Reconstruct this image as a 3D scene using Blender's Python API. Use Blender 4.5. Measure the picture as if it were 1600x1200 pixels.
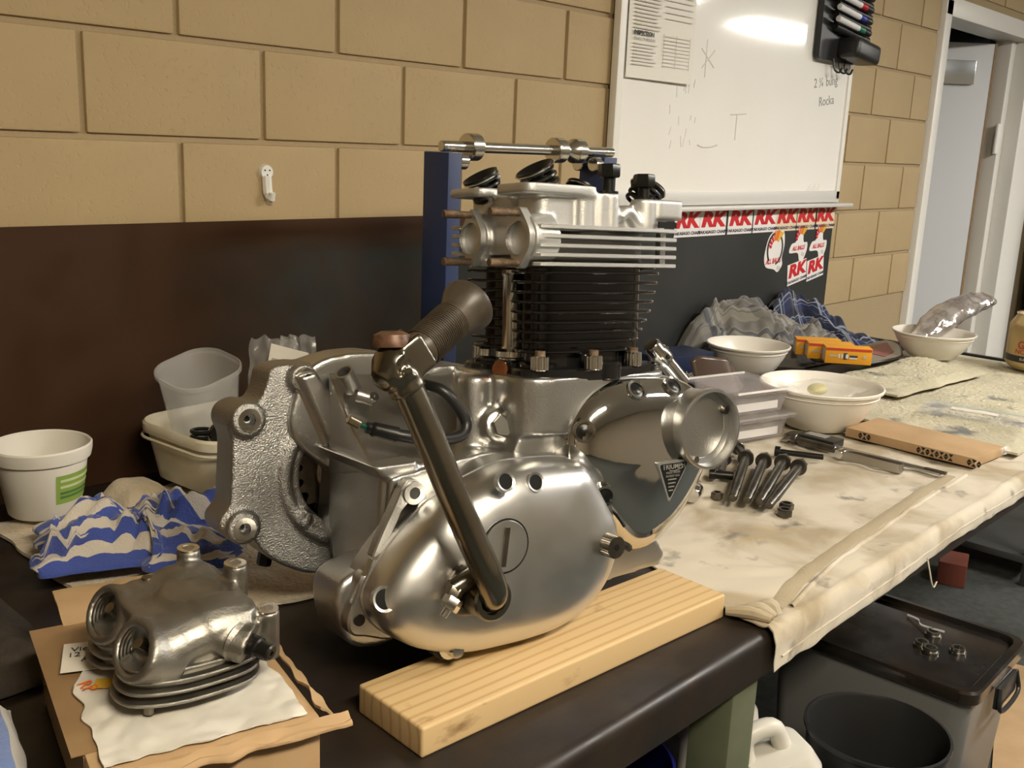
import bpy, bmesh, math, random
from mathutils import Vector, Matrix, noise
random.seed(7)
SC = bpy.context.scene
COL = SC.collection
for _o in list(bpy.data.objects): bpy.data.objects.remove(_o)
PI = math.pi

# ---------------------------------------------------------------- camera
cam_d = bpy.data.cameras.new('camera'); cam = bpy.data.objects.new('camera', cam_d); COL.objects.link(cam)
CR = Vector((0.690, -0.723, 0.041)); CF = Vector((0.7115, 0.6648, -0.2284)); CF.normalize()
CR = (CR - CF*CR.dot(CF)).normalized(); CU = CR.cross(CF)
cam.matrix_world = Matrix(((CR.x, CU.x, -CF.x, -0.8915), (CR.y, CU.y, -CF.y, -1.9872), (CR.z, CU.z, -CF.z, 0.7165), (0, 0, 0, 1)))
cam_d.sensor_fit = 'HORIZONTAL'; cam_d.sensor_width = 36.0; cam_d.lens = 36.0*1589.7/1600.0
cam_d.clip_start = 0.02; cam_d.clip_end = 60
SC.camera = cam
SC.view_settings.view_transform = 'Standard'; SC.view_settings.look = 'None'
SC.view_settings.gamma = 1.0; SC.view_settings.use_curve_mapping = False
SC.view_settings.exposure = 0.0

# ---------------------------------------------------------------- world (dim spill outside the room)
wd = bpy.data.worlds.new('world'); SC.world = wd; wd.use_nodes = True
wd.node_tree.nodes['Background'].inputs[0].default_value = (0.6, 0.7, 0.9, 1)
wd.node_tree.nodes['Background'].inputs[1].default_value = 0.15
LAMP_K = 105.0
LAMP_WARM = (1.0, 0.88, 0.68)
LAMP_COL = (1.0, 0.955, 0.885)

# ---------------------------------------------------------------- helpers
def mat(name, col, rough=0.5, metal=0.0, bump=0.0, bscale=200.0, var=None, vscale=5.0, coat=0.0, trans=0.0,
        spec=0.5, alpha=1.0, emit=None, estr=0.0, detail=4.0, ramp=(0.35, 0.65), rvar=0.0, ior=1.45, sheen=0.0, coord='Object'):
    m = bpy.data.materials.new(name); m.use_nodes = True
    nt = m.node_tree; N = nt.nodes; L = nt.links
    b = N['Principled BSDF']
    b.inputs['Base Color'].default_value = (*col, 1); b.inputs['Roughness'].default_value = rough
    b.inputs['Metallic'].default_value = metal; b.inputs['IOR'].default_value = ior
    b.inputs['Specular IOR Level'].default_value = spec
    if coat: b.inputs['Coat Weight'].default_value = coat; b.inputs['Coat Roughness'].default_value = 0.08
    if trans: b.inputs['Transmission Weight'].default_value = trans
    if alpha < 1: b.inputs['Alpha'].default_value = alpha
    if sheen: b.inputs['Sheen Weight'].default_value = sheen
    if emit: b.inputs['Emission Color'].default_value = (*emit, 1); b.inputs['Emission Strength'].default_value = estr
    tc = None
    if bump or var or rvar:
        tc = N.new('ShaderNodeTexCoord')
    if var:
        nz = N.new('ShaderNodeTexNoise'); nz.inputs['Scale'].default_value = vscale; nz.inputs['Detail'].default_value = detail
        L.new(tc.outputs[coord], nz.inputs['Vector'])
        cr = N.new('ShaderNodeValToRGB')
        cols = [col] + list(var)
        e = cr.color_ramp.elements
        e[0].position = ramp[0]; e[0].color = (*cols[0], 1); e[1].position = ramp[1]; e[1].color = (*cols[-1], 1)
        for i, c in enumerate(cols[1:-1]):
            k = e.new(ramp[0] + (ramp[1]-ramp[0])*(i+1)/(len(cols)-1)); k.color = (*c, 1)
        L.new(nz.outputs['Fac'], cr.inputs['Fac']); L.new(cr.outputs['Color'], b.inputs['Base Color'])
    if rvar:
        n3 = N.new('ShaderNodeTexNoise'); n3.inputs['Scale'].default_value = vscale*1.7; n3.inputs['Detail'].default_value = 5
        L.new(tc.outputs[coord], n3.inputs['Vector'])
        mr = N.new('ShaderNodeMapRange'); mr.inputs[1].default_value = 0.3; mr.inputs[2].default_value = 0.7
        mr.inputs[3].default_value = max(0.02, rough-rvar); mr.inputs[4].default_value = rough+rvar
        L.new(n3.outputs['Fac'], mr.inputs[0]); L.new(mr.outputs[0], b.inputs['Roughness'])
    if bump:
        n2 = N.new('ShaderNodeTexNoise'); n2.inputs['Scale'].default_value = bscale; n2.inputs['Detail'].default_value = 3
        L.new(tc.outputs[coord], n2.inputs['Vector'])
        bp = N.new('ShaderNodeBump'); bp.inputs['Strength'].default_value = bump; bp.inputs['Distance'].default_value = 0.004
        L.new(n2.outputs['Fac'], bp.inputs['Height']); L.new(bp.outputs['Normal'], b.inputs['Normal'])
    return m

class MB:
    """collects geometry; T maps every point before it is stored"""
    def __init__(s, T=None): s.bm = bmesh.new(); s.T = T
    def v(s, p):
        p = Vector(p)
        return s.bm.verts.new(s.T(p) if s.T else p)
    def f(s, vs):
        try: return s.bm.faces.new(vs)
        except ValueError: return None
    def box(s, c, size, rot=None, bev=0.0, seg=2):
        c = Vector(c); h = Vector(size)/2; M = rot if rot is not None else Matrix.Identity(3)
        if bev <= 0:
            vs = [s.v(c + M @ Vector((h.x*a, h.y*b, h.z*d))) for a in (-1, 1) for b in (-1, 1) for d in (-1, 1)]
            for q in ((0,1,3,2),(4,6,7,5),(0,4,5,1),(2,3,7,6),(0,2,6,4),(1,5,7,3)): s.f([vs[i] for i in q])
        else:
            t = bmesh.new(); bmesh.ops.create_cube(t, size=1.0)
            for vv in t.verts: vv.co = Vector((vv.co.x*size[0], vv.co.y*size[1], vv.co.z*size[2]))
            bmesh.ops.bevel(t, geom=list(t.edges), offset=bev, segments=seg, profile=0.6, affect='EDGES', clamp_overlap=True)
            mp = {vv: s.v(c + M @ vv.co) for vv in t.verts}
            for ff in t.faces: s.f([mp[vv] for vv in ff.verts])
            t.free()
        return s
    def frame(s, d):
        d = Vector(d).normalized(); a = Vector((0, 0, 1)) if abs(d.z) < 0.9 else Vector((1, 0, 0))
        u = d.cross(a).normalized(); return u, d.cross(u).normalized(), d
    def lathe(s, prof, o, axis=(0, 0, 1), n=32, close=False, arc=None, sx=1.0):
        o = Vector(o); u, w, d = s.frame(axis); rings = []
        for r, h in prof:
            if r < 1e-6: rings.append([s.v(o + d*h)]); continue
            rings.append([s.v(o + d*h + (u*math.cos(2*PI*k/n)*sx + w*math.sin(2*PI*k/n))*r) for k in range(n)])
        prs = list(zip(rings, rings[1:])) + ([(rings[-1], rings[0])] if close else [])
        for a, b in prs:
            if len(a) == 1 and len(b) == 1: continue
            for k in range(n):
                k2 = (k+1) % n
                if len(a) == 1: s.f([a[0], b[k], b[k2]])
                elif len(b) == 1: s.f([a[k], b[0], a[k2]])
                else: s.f([a[k], b[k], b[k2], a[k2]])
        return s
    def cyl(s, p0, p1, r0, r1=None, n=20):
        p0 = Vector(p0); p1 = Vector(p1); r1 = r0 if r1 is None else r1; L = (p1-p0).length
        return s.lathe([(0, 0), (r0, 0), (r1, L), (0, L)], p0, p1-p0, n)
    def bevcyl(s, p0, p1, r, b, n=24):
        p0 = Vector(p0); p1 = Vector(p1); L = (p1-p0).length
        return s.lathe([(0, 0), (r-b, 0), (r, b), (r, L-b), (r-b, L), (0, L)], p0, p1-p0, n)
    def ring(s, p0, p1, ro, ri, n=28):
        p0 = Vector(p0); p1 = Vector(p1); L = (p1-p0).length
        return s.lathe([(ri, 0), (ro, 0), (ro, L), (ri, L)], p0, p1-p0, n, close=True)
    def tube(s, pts, r, n=10, caps=True, close=False):
        pts = [Vector(p) for p in pts]; m = len(pts); rr = r if isinstance(r, (list, tuple)) else [r]*m
        rings = []; pu = None
        for i, p in enumerate(pts):
            a = pts[(i-1) % m] if (close or i > 0) else p; b = pts[(i+1) % m] if (close or i < m-1) else p
            d = (b-a).normalized()
            if pu is None: u, w, _ = s.frame(d)
            else:
                u = (pu - d*pu.dot(d));
                u = u.normalized() if u.length > 1e-6 else s.frame(d)[0]
                w = d.cross(u)
            pu = u
            rings.append([s.v(p + (u*math.cos(2*PI*k/n) + w*math.sin(2*PI*k/n))*rr[i]) for k in range(n)])
        for i in range(m if close else m-1):
            a = rings[i]; b = rings[(i+1) % m]
            for k in range(n): s.f([a[k], a[(k+1) % n], b[(k+1) % n], b[k]])
        if caps and not close: s.f(rings[0][::-1]); s.f(rings[-1])
        return s
    def prism(s, outline, h0, h1, mp, bev=0.0):
        """outline of (a,b); mp(a,b,h) -> point"""
        lay = [(h0, 0), (h1, 0)] if bev <= 0 else [(h0, bev), (h0+bev*(1 if h1 > h0 else -1), 0), (h1-bev*(1 if h1 > h0 else -1), 0), (h1, bev)]
        rings = []
        for h, ins in lay:
            o = outline if ins == 0 else inset(outline, ins)
            rings.append([s.v(mp(a, b, h)) for a, b in o])
        n = len(outline)
        for a, b in zip(rings, rings[1:]):
            for k in range(n): s.f([a[k], a[(k+1) % n], b[(k+1) % n], b[k]])
        s.f(rings[0][::-1]); s.f(rings[-1]); return s
    def rings(s, rs, cap0=True, cap1=True):
        R = [[s.v(p) for p in r] for r in rs]; n = len(R[0])
        for a, b in zip(R, R[1:]):
            for k in range(n): s.f([a[k], a[(k+1) % n], b[(k+1) % n], b[k]])
        if cap0: s.f(R[0][::-1])
        if cap1: s.f(R[-1])
        return s
    def surf(s, nu, nv, fn, thick=0.0, tdir=None):
        V = [[s.v(fn(i/(nu-1), j/(nv-1))) for j in range(nv)] for i in range(nu)]
        uvl = s.bm.loops.layers.uv.verify()
        for i in range(nu-1):
            for j in range(nv-1):
                q = [(i, j), (i+1, j), (i+1, j+1), (i, j+1)]; fc = s.f([V[a][b] for a, b in q])
                if fc:
                    for lp, (a, b) in zip(fc.loops, q): lp[uvl].uv = (a/(nu-1), b/(nv-1))
        if thick:      # a back sheet and a hem, so the cloth has a thickness
            td = Vector(tdir) if tdir else Vector((0, 0, -1))
            B = [[s.bm.verts.new(V[i][j].co + td*thick) for j in range(nv)] for i in range(nu)]
            for i in range(nu-1):
                for j in range(nv-1):
                    q = [(i, j), (i, j+1), (i+1, j+1), (i+1, j)]; fc = s.f([B[a][b] for a, b in q])
                    for lp, (a, b) in zip(fc.loops, q): lp[uvl].uv = (a/(nu-1), b/(nv-1))
            rim = [(i, 0) for i in range(nu)] + [(nu-1, j) for j in range(1, nv)] + [(i, nv-1) for i in range(nu-2, -1, -1)] + [(0, j) for j in range(nv-2, 0, -1)]
            for a, b in zip(rim, rim[1:]+rim[:1]):
                fc = s.f([V[a[0]][a[1]], B[a[0]][a[1]], B[b[0]][b[1]], V[b[0]][b[1]]])
                for lp, c in zip(fc.loops, (a, a, b, b)): lp[uvl].uv = (c[0]/(nu-1), c[1]/(nv-1))
        return s
    def sphere(s, c, r, n=16, m=10, sc=(1, 1, 1)):
        c = Vector(c); rg = []
        for j in range(m+1):
            t = PI*j/m
            if j in (0, m): rg.append([s.v(c + Vector((0, 0, r*sc[2]*math.cos(t))))]); continue
            rg.append([s.v(c + Vector((r*sc[0]*math.sin(t)*math.cos(2*PI*k/n), r*sc[1]*math.sin(t)*math.sin(2*PI*k/n), r*sc[2]*math.cos(t)))) for k in range(n)])
        for a, b in zip(rg, rg[1:]):
            for k in range(n):
                k2 = (k+1) % n
                if len(a) == 1: s.f([a[0], b[k], b[k2]])
                elif len(b) == 1: s.f([a[k], b[0], a[k2]])
                else: s.f([a[k], b[k], b[k2], a[k2]])
        return s
    def hexp(s, p0, p1, r, tw=0.0):
        p0 = Vector(p0); p1 = Vector(p1); u, w, d = s.frame(p1-p0); L = (p1-p0).length
        rg = []
        for h, k0 in ((0, 0.93), (L*0.12, 1.0), (L*0.88, 1.0), (L, 0.9)):
            rg.append([p0 + d*h + (u*math.cos(tw+PI/3*k) + w*math.sin(tw+PI/3*k))*r*k0 for k in range(6)])
        return s.rings(rg)
    def mesh(s, name, ang=38, smooth=True, double=0.0):
        if double: bmesh.ops.remove_doubles(s.bm, verts=s.bm.verts, dist=double)
        bmesh.ops.recalc_face_normals(s.bm, faces=s.bm.faces)
        if smooth:
            lim = math.radians(ang)
            for fc in s.bm.faces: fc.smooth = True
            for e in s.bm.edges:
                if len(e.link_faces) == 2 and e.calc_face_angle(0) > lim: e.smooth = False
        me = bpy.data.meshes.new(name); s.bm.to_mesh(me); s.bm.free(); return me
    def build(s, name, m, parent=None, ang=38, smooth=True, loc=None, rot=None, double=0.0):
        return link(name, s.mesh(name, ang, smooth, double), m, parent, loc, rot)
    def fuse(s, name, m, parent=None, voxel=0.005, it=4, ang=60, solid=0.0):
        """union of everything collected, skinned like one casting"""
        me = s.mesh(name+'_raw'); o = bpy.data.objects.new(name+'_raw', me); COL.objects.link(o)
        if solid:
            sm0 = o.modifiers.new('s', 'SOLIDIFY'); sm0.thickness = solid; sm0.offset = 0
        r = o.modifiers.new('r', 'REMESH'); r.mode = 'VOXEL'; r.voxel_size = voxel; r.use_smooth_shade = True
        if it:
            k = o.modifiers.new('k', 'SMOOTH'); k.factor = 0.5; k.iterations = it
        dg = bpy.context.evaluated_depsgraph_get(); dg.update()
        nm = bpy.data.meshes.new_from_object(o.evaluated_get(dg))
        bpy.data.objects.remove(o); nm.name = name
        nm.polygons.foreach_set('use_smooth', [True]*len(nm.polygons))
        return link(name, nm, m, parent)

def inset(o, d):
    """rough inward offset of a closed outline"""
    n = len(o); ar = sum(o[i][0]*o[(i+1) % n][1]-o[(i+1) % n][0]*o[i][1] for i in range(n)); sg = 1 if ar > 0 else -1
    out = []
    for i in range(n):
        a = Vector(o[i-1]); b = Vector(o[i]); c = Vector(o[(i+1) % n])
        d1 = (b-a); d2 = (c-b)
        if d1.length < 1e-9: d1 = d2
        if d2.length < 1e-9: d2 = d1
        n1 = Vector((-d1.y, d1.x)).normalized(); n2 = Vector((-d2.y, d2.x)).normalized()
        nn = (n1+n2); nn = nn.normalized() if nn.length > 1e-6 else n1
        k = 1/max(0.5, nn.dot(n1)); p = b + nn*sg*d*k; out.append((p.x, p.y))
    return out

def spline(pts, per=6):
    """closed Catmull-Rom"""
    n = len(pts); out = []
    for i in range(n):
        p0, p1, p2, p3 = (Vector(pts[(i+k-1) % n]) for k in range(4))
        for j in range(per):
            t = j/per
            q = 0.5*((2*p1) + (p2-p0)*t + (2*p0-5*p1+4*p2-p3)*t*t + (3*p1-p0-3*p2+p3)*t**3)
            out.append(tuple(q))
    return out

def path(pts, per=8):
    """open Catmull-Rom in 3D"""
    P = [Vector(p) for p in pts]; P = [2*P[0]-P[1]] + P + [2*P[-1]-P[-2]]; out = []
    for i in range(1, len(P)-2):
        p0, p1, p2, p3 = P[i-1:i+3]
        for j in range(per):
            t = j/per
            out.append(0.5*((2*p1) + (p2-p0)*t + (2*p0-5*p1+4*p2-p3)*t*t + (3*p1-p0-3*p2+p3)*t**3))
    out.append(P[-2]); return out

def rrect(w, h, r, n=5, cx=0, cy=0):
    o = []
    for (sx, sy, a0) in ((1, 1, 0), (-1, 1, 90), (-1, -1, 180), (1, -1, 270)):
        for k in range(n+1):
            a = math.radians(a0 + 90*k/n); o.append((cx+sx*(w/2-r)+r*math.cos(a), cy+sy*(h/2-r)+r*math.sin(a)))
    return o

def link(name, me, m=None, parent=None, loc=None, rot=None):
    o = bpy.data.objects.new(name, me); COL.objects.link(o)
    if m is not None and me is not None and not me.materials: me.materials.append(m)
    if parent is not None: o.parent = parent
    if loc is not None: o.location = loc
    if rot is not None: o.rotation_euler = rot
    return o
def tag(o, label, cat, group=None):
    o['label'] = label; o['category'] = cat
    if group: o['group'] = group
    return o
def thing(name, label, cat, loc=(0, 0, 0), rz=0.0, group=None, rot=None):
    o = bpy.data.objects.new(name, None); COL.objects.link(o); o.empty_display_size = 0.05
    o.location = loc; o.rotation_euler = rot if rot else (0, 0, rz)
    return tag(o, label, cat, group)
def struct(o): o['kind'] = 'structure'; return o
def copy_tree(o, parent=None):
    c = o.copy(); COL.objects.link(c); c.parent = parent
    for ch in o.children: copy_tree(ch, c)
    return c
def text_mesh(s, size, depth=0.0004, shear=0.0, bold=0.0, align='CENTER', sx=1.0):
    cu = bpy.data.curves.new('lettering', 'FONT'); cu.body = s; cu.size = size; cu.extrude = depth; cu.shear = shear
    cu.offset = bold; cu.align_x = align; cu.align_y = 'CENTER'; cu.resolution_u = 3
    o = bpy.data.objects.new('lettering', cu); COL.objects.link(o)
    dg = bpy.context.evaluated_depsgraph_get(); dg.update()
    me = bpy.data.meshes.new_from_object(o.evaluated_get(dg)); bpy.data.objects.remove(o)
    if sx != 1.0:
        for v in me.vertices: v.co.x *= sx
    return me
def nz(x, y, z=0.0, s=1.0): return noise.noise(Vector((x*s, y*s, z*s)))
def fbm(x, y, s=1.0, o=4, z=0.0):
    a = 1.0; t = 0.0
    for k in range(o): t += a*noise.noise(Vector((x*s, y*s, z+7.3*k))); s *= 2.03; a *= 0.5
    return t
def lerp(x, xs, ys):
    if x <= xs[0]: return ys[0]
    for i in range(len(xs)-1):
        if x <= xs[i+1]: return ys[i] + (ys[i+1]-ys[i])*(x-xs[i])/(xs[i+1]-xs[i])
    return ys[-1]
WALLROT = (PI/2, 0, 0)     # lettering lying on the wall, facing the room

# ---------------------------------------------------------------- materials
def block_paint():
    m = mat('block_paint', (0.415, 0.308, 0.165), 0.62, var=[(0.46, 0.345, 0.190)], vscale=3.0, spec=0.35)
    nt = m.node_tree; N = nt.nodes; L = nt.links; b = N['Principled BSDF']
    tc = N.new('ShaderNodeTexCoord')
    v = N.new('ShaderNodeTexNoise'); v.inputs['Scale'].default_value = 75; v.inputs['Detail'].default_value = 5; v.inputs['Roughness'].default_value = 0.6
    g = N.new('ShaderNodeNewGeometry'); L.new(g.outputs['Position'], v.inputs['Vector'])
    r = N.new('ShaderNodeMapRange'); r.inputs[1].default_value = 0.28; r.inputs[2].default_value = 0.44
    L.new(v.outputs['Fac'], r.inputs[0])
    # pits are scattered: some blocks are rougher than others
    p = N.new('ShaderNodeTexNoise'); p.inputs['Scale'].default_value = 3.2; L.new(g.outputs['Position'], p.inputs['Vector'])
    bp = N.new('ShaderNodeBump'); bp.inputs['Strength'].default_value = 0.6; bp.inputs['Distance'].default_value = 0.002
    mx = N.new('ShaderNodeMath'); mx.operation = 'MULTIPLY'
    mr = N.new('ShaderNodeMapRange'); mr.inputs[1].default_value = 0.35; mr.inputs[2].default_value = 0.65; mr.inputs[3].default_value = 0.25
    L.new(p.outputs['Fac'], mr.inputs[0]); L.new(r.outputs[0], mx.inputs[0]); L.new(mr.outputs[0], mx.inputs[1])
    L.new(mx.outputs[0], bp.inputs['Height']); L.new(bp.outputs['Normal'], b.inputs['Normal'])
    return m
M = {}
M['block'] = block_paint()
M['mortar'] = mat('mortar_paint', (0.37, 0.28, 0.158), 0.75, bump=0.5, bscale=120)
M['ceiling'] = mat('ceiling_paint', (0.75, 0.72, 0.66), 0.8)
M['plainwall'] = mat('far_wall_paint', (0.30, 0.25, 0.18), 0.7)
M['darkwall'] = mat('corridor_paint', (0.10, 0.10, 0.095), 0.8)
M['floor'] = mat('floor_carpet', (0.034, 0.038, 0.035), 0.95, bump=0.4, bscale=400, var=[(0.052, 0.057, 0.052)], vscale=30)
M['white_paint'] = mat('white_gloss_paint', (0.78, 0.76, 0.71), 0.35)
M['door_paint'] = mat('door_paint', (0.62, 0.63, 0.64), 0.45)
M['door_edge'] = mat('raw_door_edge', (0.30, 0.19, 0.09), 0.6)
M['dark'] = mat('dark_gap', (0.02, 0.018, 0.016), 0.8)
M['steel_plate'] = mat('closer_plate', (0.62, 0.66, 0.68), 0.22, 1.0)
M['whiteboard'] = mat('whiteboard_face', (0.86, 0.84, 0.79), 0.08, var=[(0.88, 0.86, 0.81)], vscale=4, spec=0.45)
M['alu_white'] = mat('painted_frame', (0.85, 0.83, 0.78), 0.35)
M['alu'] = mat('aluminium_trim', (0.66, 0.65, 0.62), 0.45, 0.25)
M['paper'] = mat('paper', (0.80, 0.77, 0.70), 0.8)
M['ink'] = mat('print_ink', (0.05, 0.05, 0.05), 0.8)
M['greyink'] = mat('small_print', (0.45, 0.43, 0.40), 0.8)
M['lightink'] = mat('faint_print', (0.62, 0.60, 0.55), 0.8)
M['black_plastic'] = mat('black_plastic', (0.018, 0.018, 0.018), 0.35)
M['white_plastic'] = mat('white_plastic', (0.80, 0.79, 0.75), 0.3)
def rust_steel():
    m = mat('rusty_mill_steel', (0.03, 0.032, 0.03), 0.42, 0.55, spec=0.5)
    nt = m.node_tree; N = nt.nodes; L = nt.links; b = N['Principled BSDF']
    g = N.new('ShaderNodeNewGeometry'); sp = N.new('ShaderNodeSeparateXYZ'); L.new(g.outputs['Position'], sp.inputs[0])
    n = N.new('ShaderNodeTexNoise'); n.inputs['Scale'].default_value = 2.6; n.inputs['Detail'].default_value = 6; n.inputs['Roughness'].default_value = 0.6
    mp = N.new('ShaderNodeMapping'); mp.inputs['Scale'].default_value = (1.0, 1, 0.8); L.new(g.outputs['Position'], mp.inputs[0]); L.new(mp.outputs[0], n.inputs['Vector'])
    # rust is thickest towards the sheet's left end and along its top edge
    a = N.new('ShaderNodeMapRange'); a.inputs[1].default_value = -0.2; a.inputs[2].default_value = 0.85; a.inputs[3].default_value = 0.62; a.inputs[4].default_value = -0.12
    L.new(sp.outputs[0], a.inputs[0])
    c = N.new('ShaderNodeMapRange'); c.inputs[1].default_value = 0.44; c.inputs[2].default_value = 0.53; c.inputs[3].default_value = 0.0; c.inputs[4].default_value = 0.75
    L.new(sp.outputs[2], c.inputs[0])
    ad = N.new('ShaderNodeMath'); ad.operation = 'MAXIMUM'; L.new(a.outputs[0], ad.inputs[0]); L.new(c.outputs[0], ad.inputs[1])
    a2 = N.new('ShaderNodeMath'); a2.operation = 'ADD'; L.new(ad.outputs[0], a2.inputs[0]); L.new(n.outputs['Fac'], a2.inputs[1])
    cr = N.new('ShaderNodeValToRGB'); e = cr.color_ramp.elements
    e[0].position = 0.45; e[0].color = (0.026, 0.030, 0.027, 1); e[1].position = 0.95; e[1].color = (0.058, 0.026, 0.011, 1)
    k = e.new(0.68); k.color = (0.034, 0.023, 0.014, 1)
    L.new(a2.outputs[0], cr.inputs['Fac']); L.new(cr.outputs['Color'], b.inputs['Base Color'])
    n2 = N.new('ShaderNodeTexNoise'); n2.inputs['Scale'].default_value = 9; n2.inputs['Detail'].default_value = 6; L.new(g.outputs['Position'], n2.inputs['Vector'])
    mr = N.new('ShaderNodeMapRange'); mr.inputs[1].default_value = 0.3; mr.inputs[2].default_value = 0.7; mr.inputs[3].default_value = 0.38; mr.inputs[4].default_value = 0.62
    L.new(n2.outputs['Fac'], mr.inputs[0]); L.new(mr.outputs[0], b.inputs['Roughness'])
    return m
M['rust_steel'] = rust_steel()
M['grey_panel'] = mat('dark_grey_sheet', (0.030, 0.032, 0.031), 0.45, 0.3, var=[(0.042, 0.044, 0.043)], vscale=3)
M['bench_steel'] = mat('oily_bench_steel', (0.013, 0.009, 0.007), 0.45, 0.1, var=[(0.020, 0.013, 0.008), (0.011, 0.009, 0.008)], vscale=7, rvar=0.10, bump=0.05, bscale=60)
M['green_paint'] = mat('green_bench_paint', (0.070, 0.082, 0.050), 0.55, var=[(0.105, 0.115, 0.072)], vscale=6)
# ================================================================ THE ROOM
ZF = -1.0; ZC = 1.95
def plain(name, c, size, m): return struct(MB().box(c, size).build(name, m, smooth=False))
plain('floor', (4, -2.5, ZF-0.05), (15, 11, 0.1), M['floor'])
plain('ceiling', (4, -2.5, ZC+0.05), (15, 11, 0.1), M['ceiling'])
plain('wall_front', (4, -6.05, 0.45), (15, 0.1, 3.2), M['plainwall'])
plain('wall_left', (-3.05, -2.5, 0.45), (0.1, 11, 3.2), M['plainwall'])
plain('wall_right', (11.05, -2.5, 0.45), (0.1, 11, 3.2), M['plainwall'])
plain('wall_corridor', (6, 2.6, 0.45), (9, 0.1, 3.2), M['darkwall'])
# block wall: recessed core plus every block in view
DX0, DX1, DZ = 4.04, 5.18, 1.40
wm = MB()
wm.box((0.52, 0.11, 0.45), (7.04, 0.204, 3.0)); wm.box((4.61, 0.11, (DZ+0.06+1.95)/2), (1.14, 0.204, 1.95-DZ-0.06)); wm.box((8.15, 0.11, 0.45), (5.8, 0.204, 3.0))
wall = struct(wm.build('wall_back', M['mortar'], smooth=False))
_bm = {}
def block_mesh(w, h):
    k = (round(w, 3), round(h, 3))
    if k not in _bm:
        me = MB().box((0, 0.012, 0), (w, 0.024, h), bev=0.006, seg=2).mesh('concrete_block', 50); me.materials.append(M['block']); _bm[k] = me
    return _bm[k]
zc = 0.1
for r in range(-3, 5):
    z0 = 0.7 + 0.2*r
    x = -1.6 + (0.0 if r % 2 == 0 else 0.2)
    while x < 4.0:
        a, b = x+0.006, min(x+0.394, 3.995)
        x += 0.4
        if b-a < 0.03: continue
        if b < 3.0 and z0+0.2 < 0.52: continue                     # behind the steel sheets
        if a > 1.68 and b < 3.05 and z0 > 0.5: continue            # behind the whiteboard
        o = link('concrete_block', block_mesh(b-a, 0.188), None, wall, ((a+b)/2, -0.001-0.001*random.random(), z0+0.1))
        o.rotation_euler = (random.uniform(-.003, .003), 0, random.uniform(-.003, .003))
for r in range(2, 6):                                               # the blocks over the door
    z0 = 0.7+0.2*r
    for x in range(3):
        a = 4.0+0.4*x+(0 if r % 2 == 0 else 0.2); b = a+0.388
        if z0 < 1.45: continue
        link('concrete_block', block_mesh(b-a, 0.188), None, wall, ((a+b)/2, -0.001, z0+0.1))
# door frame and open leaf
fr = MB()
fr.box((DX0-0.002, 0.06, 0.19), (0.075, 0.17, 2.52), bev=0.006)
fr.box((4.61, 0.06, DZ+0.02), (1.22, 0.17, 0.085), bev=0.006)
fr.box((DX1+0.02, 0.10, 0.19), (0.12, 0.09, 2.52), bev=0.006)
fr.box((DX1+0.185, 0.04, 0.19), (0.31, 0.13, 2.52), bev=0.006)
door = struct(fr.build('door_1', M['white_paint']))
hinge = Vector((5.08, 0.12, 0)); ang = math.radians(133); dv = Vector((math.cos(ang), math.sin(ang), 0)); dn = Vector((-dv.y, dv.x, 0))
RM = Matrix(((dv.x, dn.x, 0), (dv.y, dn.y, 0), (0, 0, 1)))
MB().box(hinge + dv*0.50 + Vector((0, 0, 0.165)), (0.98, 0.04, 2.38), RM, 0.003).build('door_leaf', M['door_paint'], door)
MB().box(hinge + dv*0.004 + Vector((0, 0, 0.165)), (0.012, 0.044, 2.38), RM).build('leaf_edge', M['door_edge'], door)
MB().box(hinge + dv*0.36 + dn*0.035 + Vector((0, 0, 1.20)), (0.50, 0.03, 0.125), RM, 0.004).build('closer_plate', M['steel_plate'], door)
MB().box(hinge + dv*0.60 + dn*0.05 + Vector((0, 0, 1.285)), (0.06, 0.05, 0.05), RM, 0.006).build('closer_arm_block', M['black_plastic'], door)
for hz in (0.86,):
    h = MB(); h.box((5.125, 0.052, hz), (0.07, 0.006, 0.16), bev=0.002); h.cyl((5.085, 0.05, hz-0.08), (5.085, 0.05, hz+0.08), 0.009)
    h.build('door_hinge', M['alu_white'], door)
MB().cyl((5.30, -0.012, -0.02), (5.30, 0.0, -0.02), 0.012).build('striker_hole', M['dark'], door)

# ceiling lamps
def lamp(x, y, label, warm=False, rz=0):
    t = thing('ceiling_light', label, 'light', (x, y, ZC), rz, 'fluorescent ceiling lights')
    b = MB(); b.prism(rrect(1.26, 0.34, 0.01, 2), 0.0, -0.06, lambda a, c, h: (a, c, h)); b.build('lamp_housing', M['white_paint'], t)
    d = MB(); d.box((0, 0, -0.066), (1.2, 0.28, 0.012)); d.build('lamp_diffuser', M['lamp_warm' if warm else 'lamp'], t)
    return t
M['lamp_warm'] = mat('lamp_diffuser_warm', (0.9, 0.9, 0.9), 0.5, emit=LAMP_WARM, estr=LAMP_K)
M['lamp'] = mat('lamp_diffuser', (0.9, 0.9, 0.9), 0.5, emit=LAMP_COL, estr=LAMP_K)
lamp(8.2, -3.3, 'fluorescent ceiling light down the far end of the workshop')
lamp(2.6, -2.7, 'fluorescent ceiling light over the bench beside the whiteboard')
lamp(-0.5, -2.8, 'fluorescent ceiling light behind the photographer near the left wall', True)
lamp(5.6, -3.0, 'fluorescent ceiling light in front of the open door')

# ================================================================ WALL THINGS
MB().box((0.15, -0.010, 0.266), (2.93, 0.006, 0.53)).build('steel_splash_sheet', M['rust_steel'], smooth=False)
tag(bpy.data.objects['steel_splash_sheet'], 'rust-browned bare steel sheet along the wall behind the bench', 'metal sheet')
tag(MB().box((2.38, -0.012, 0.266), (1.50, 0.008, 0.53)).build('splash_panel', M['grey_panel'], smooth=False), 'dark grey panel with stickers under the whiteboard', 'panel')
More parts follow.
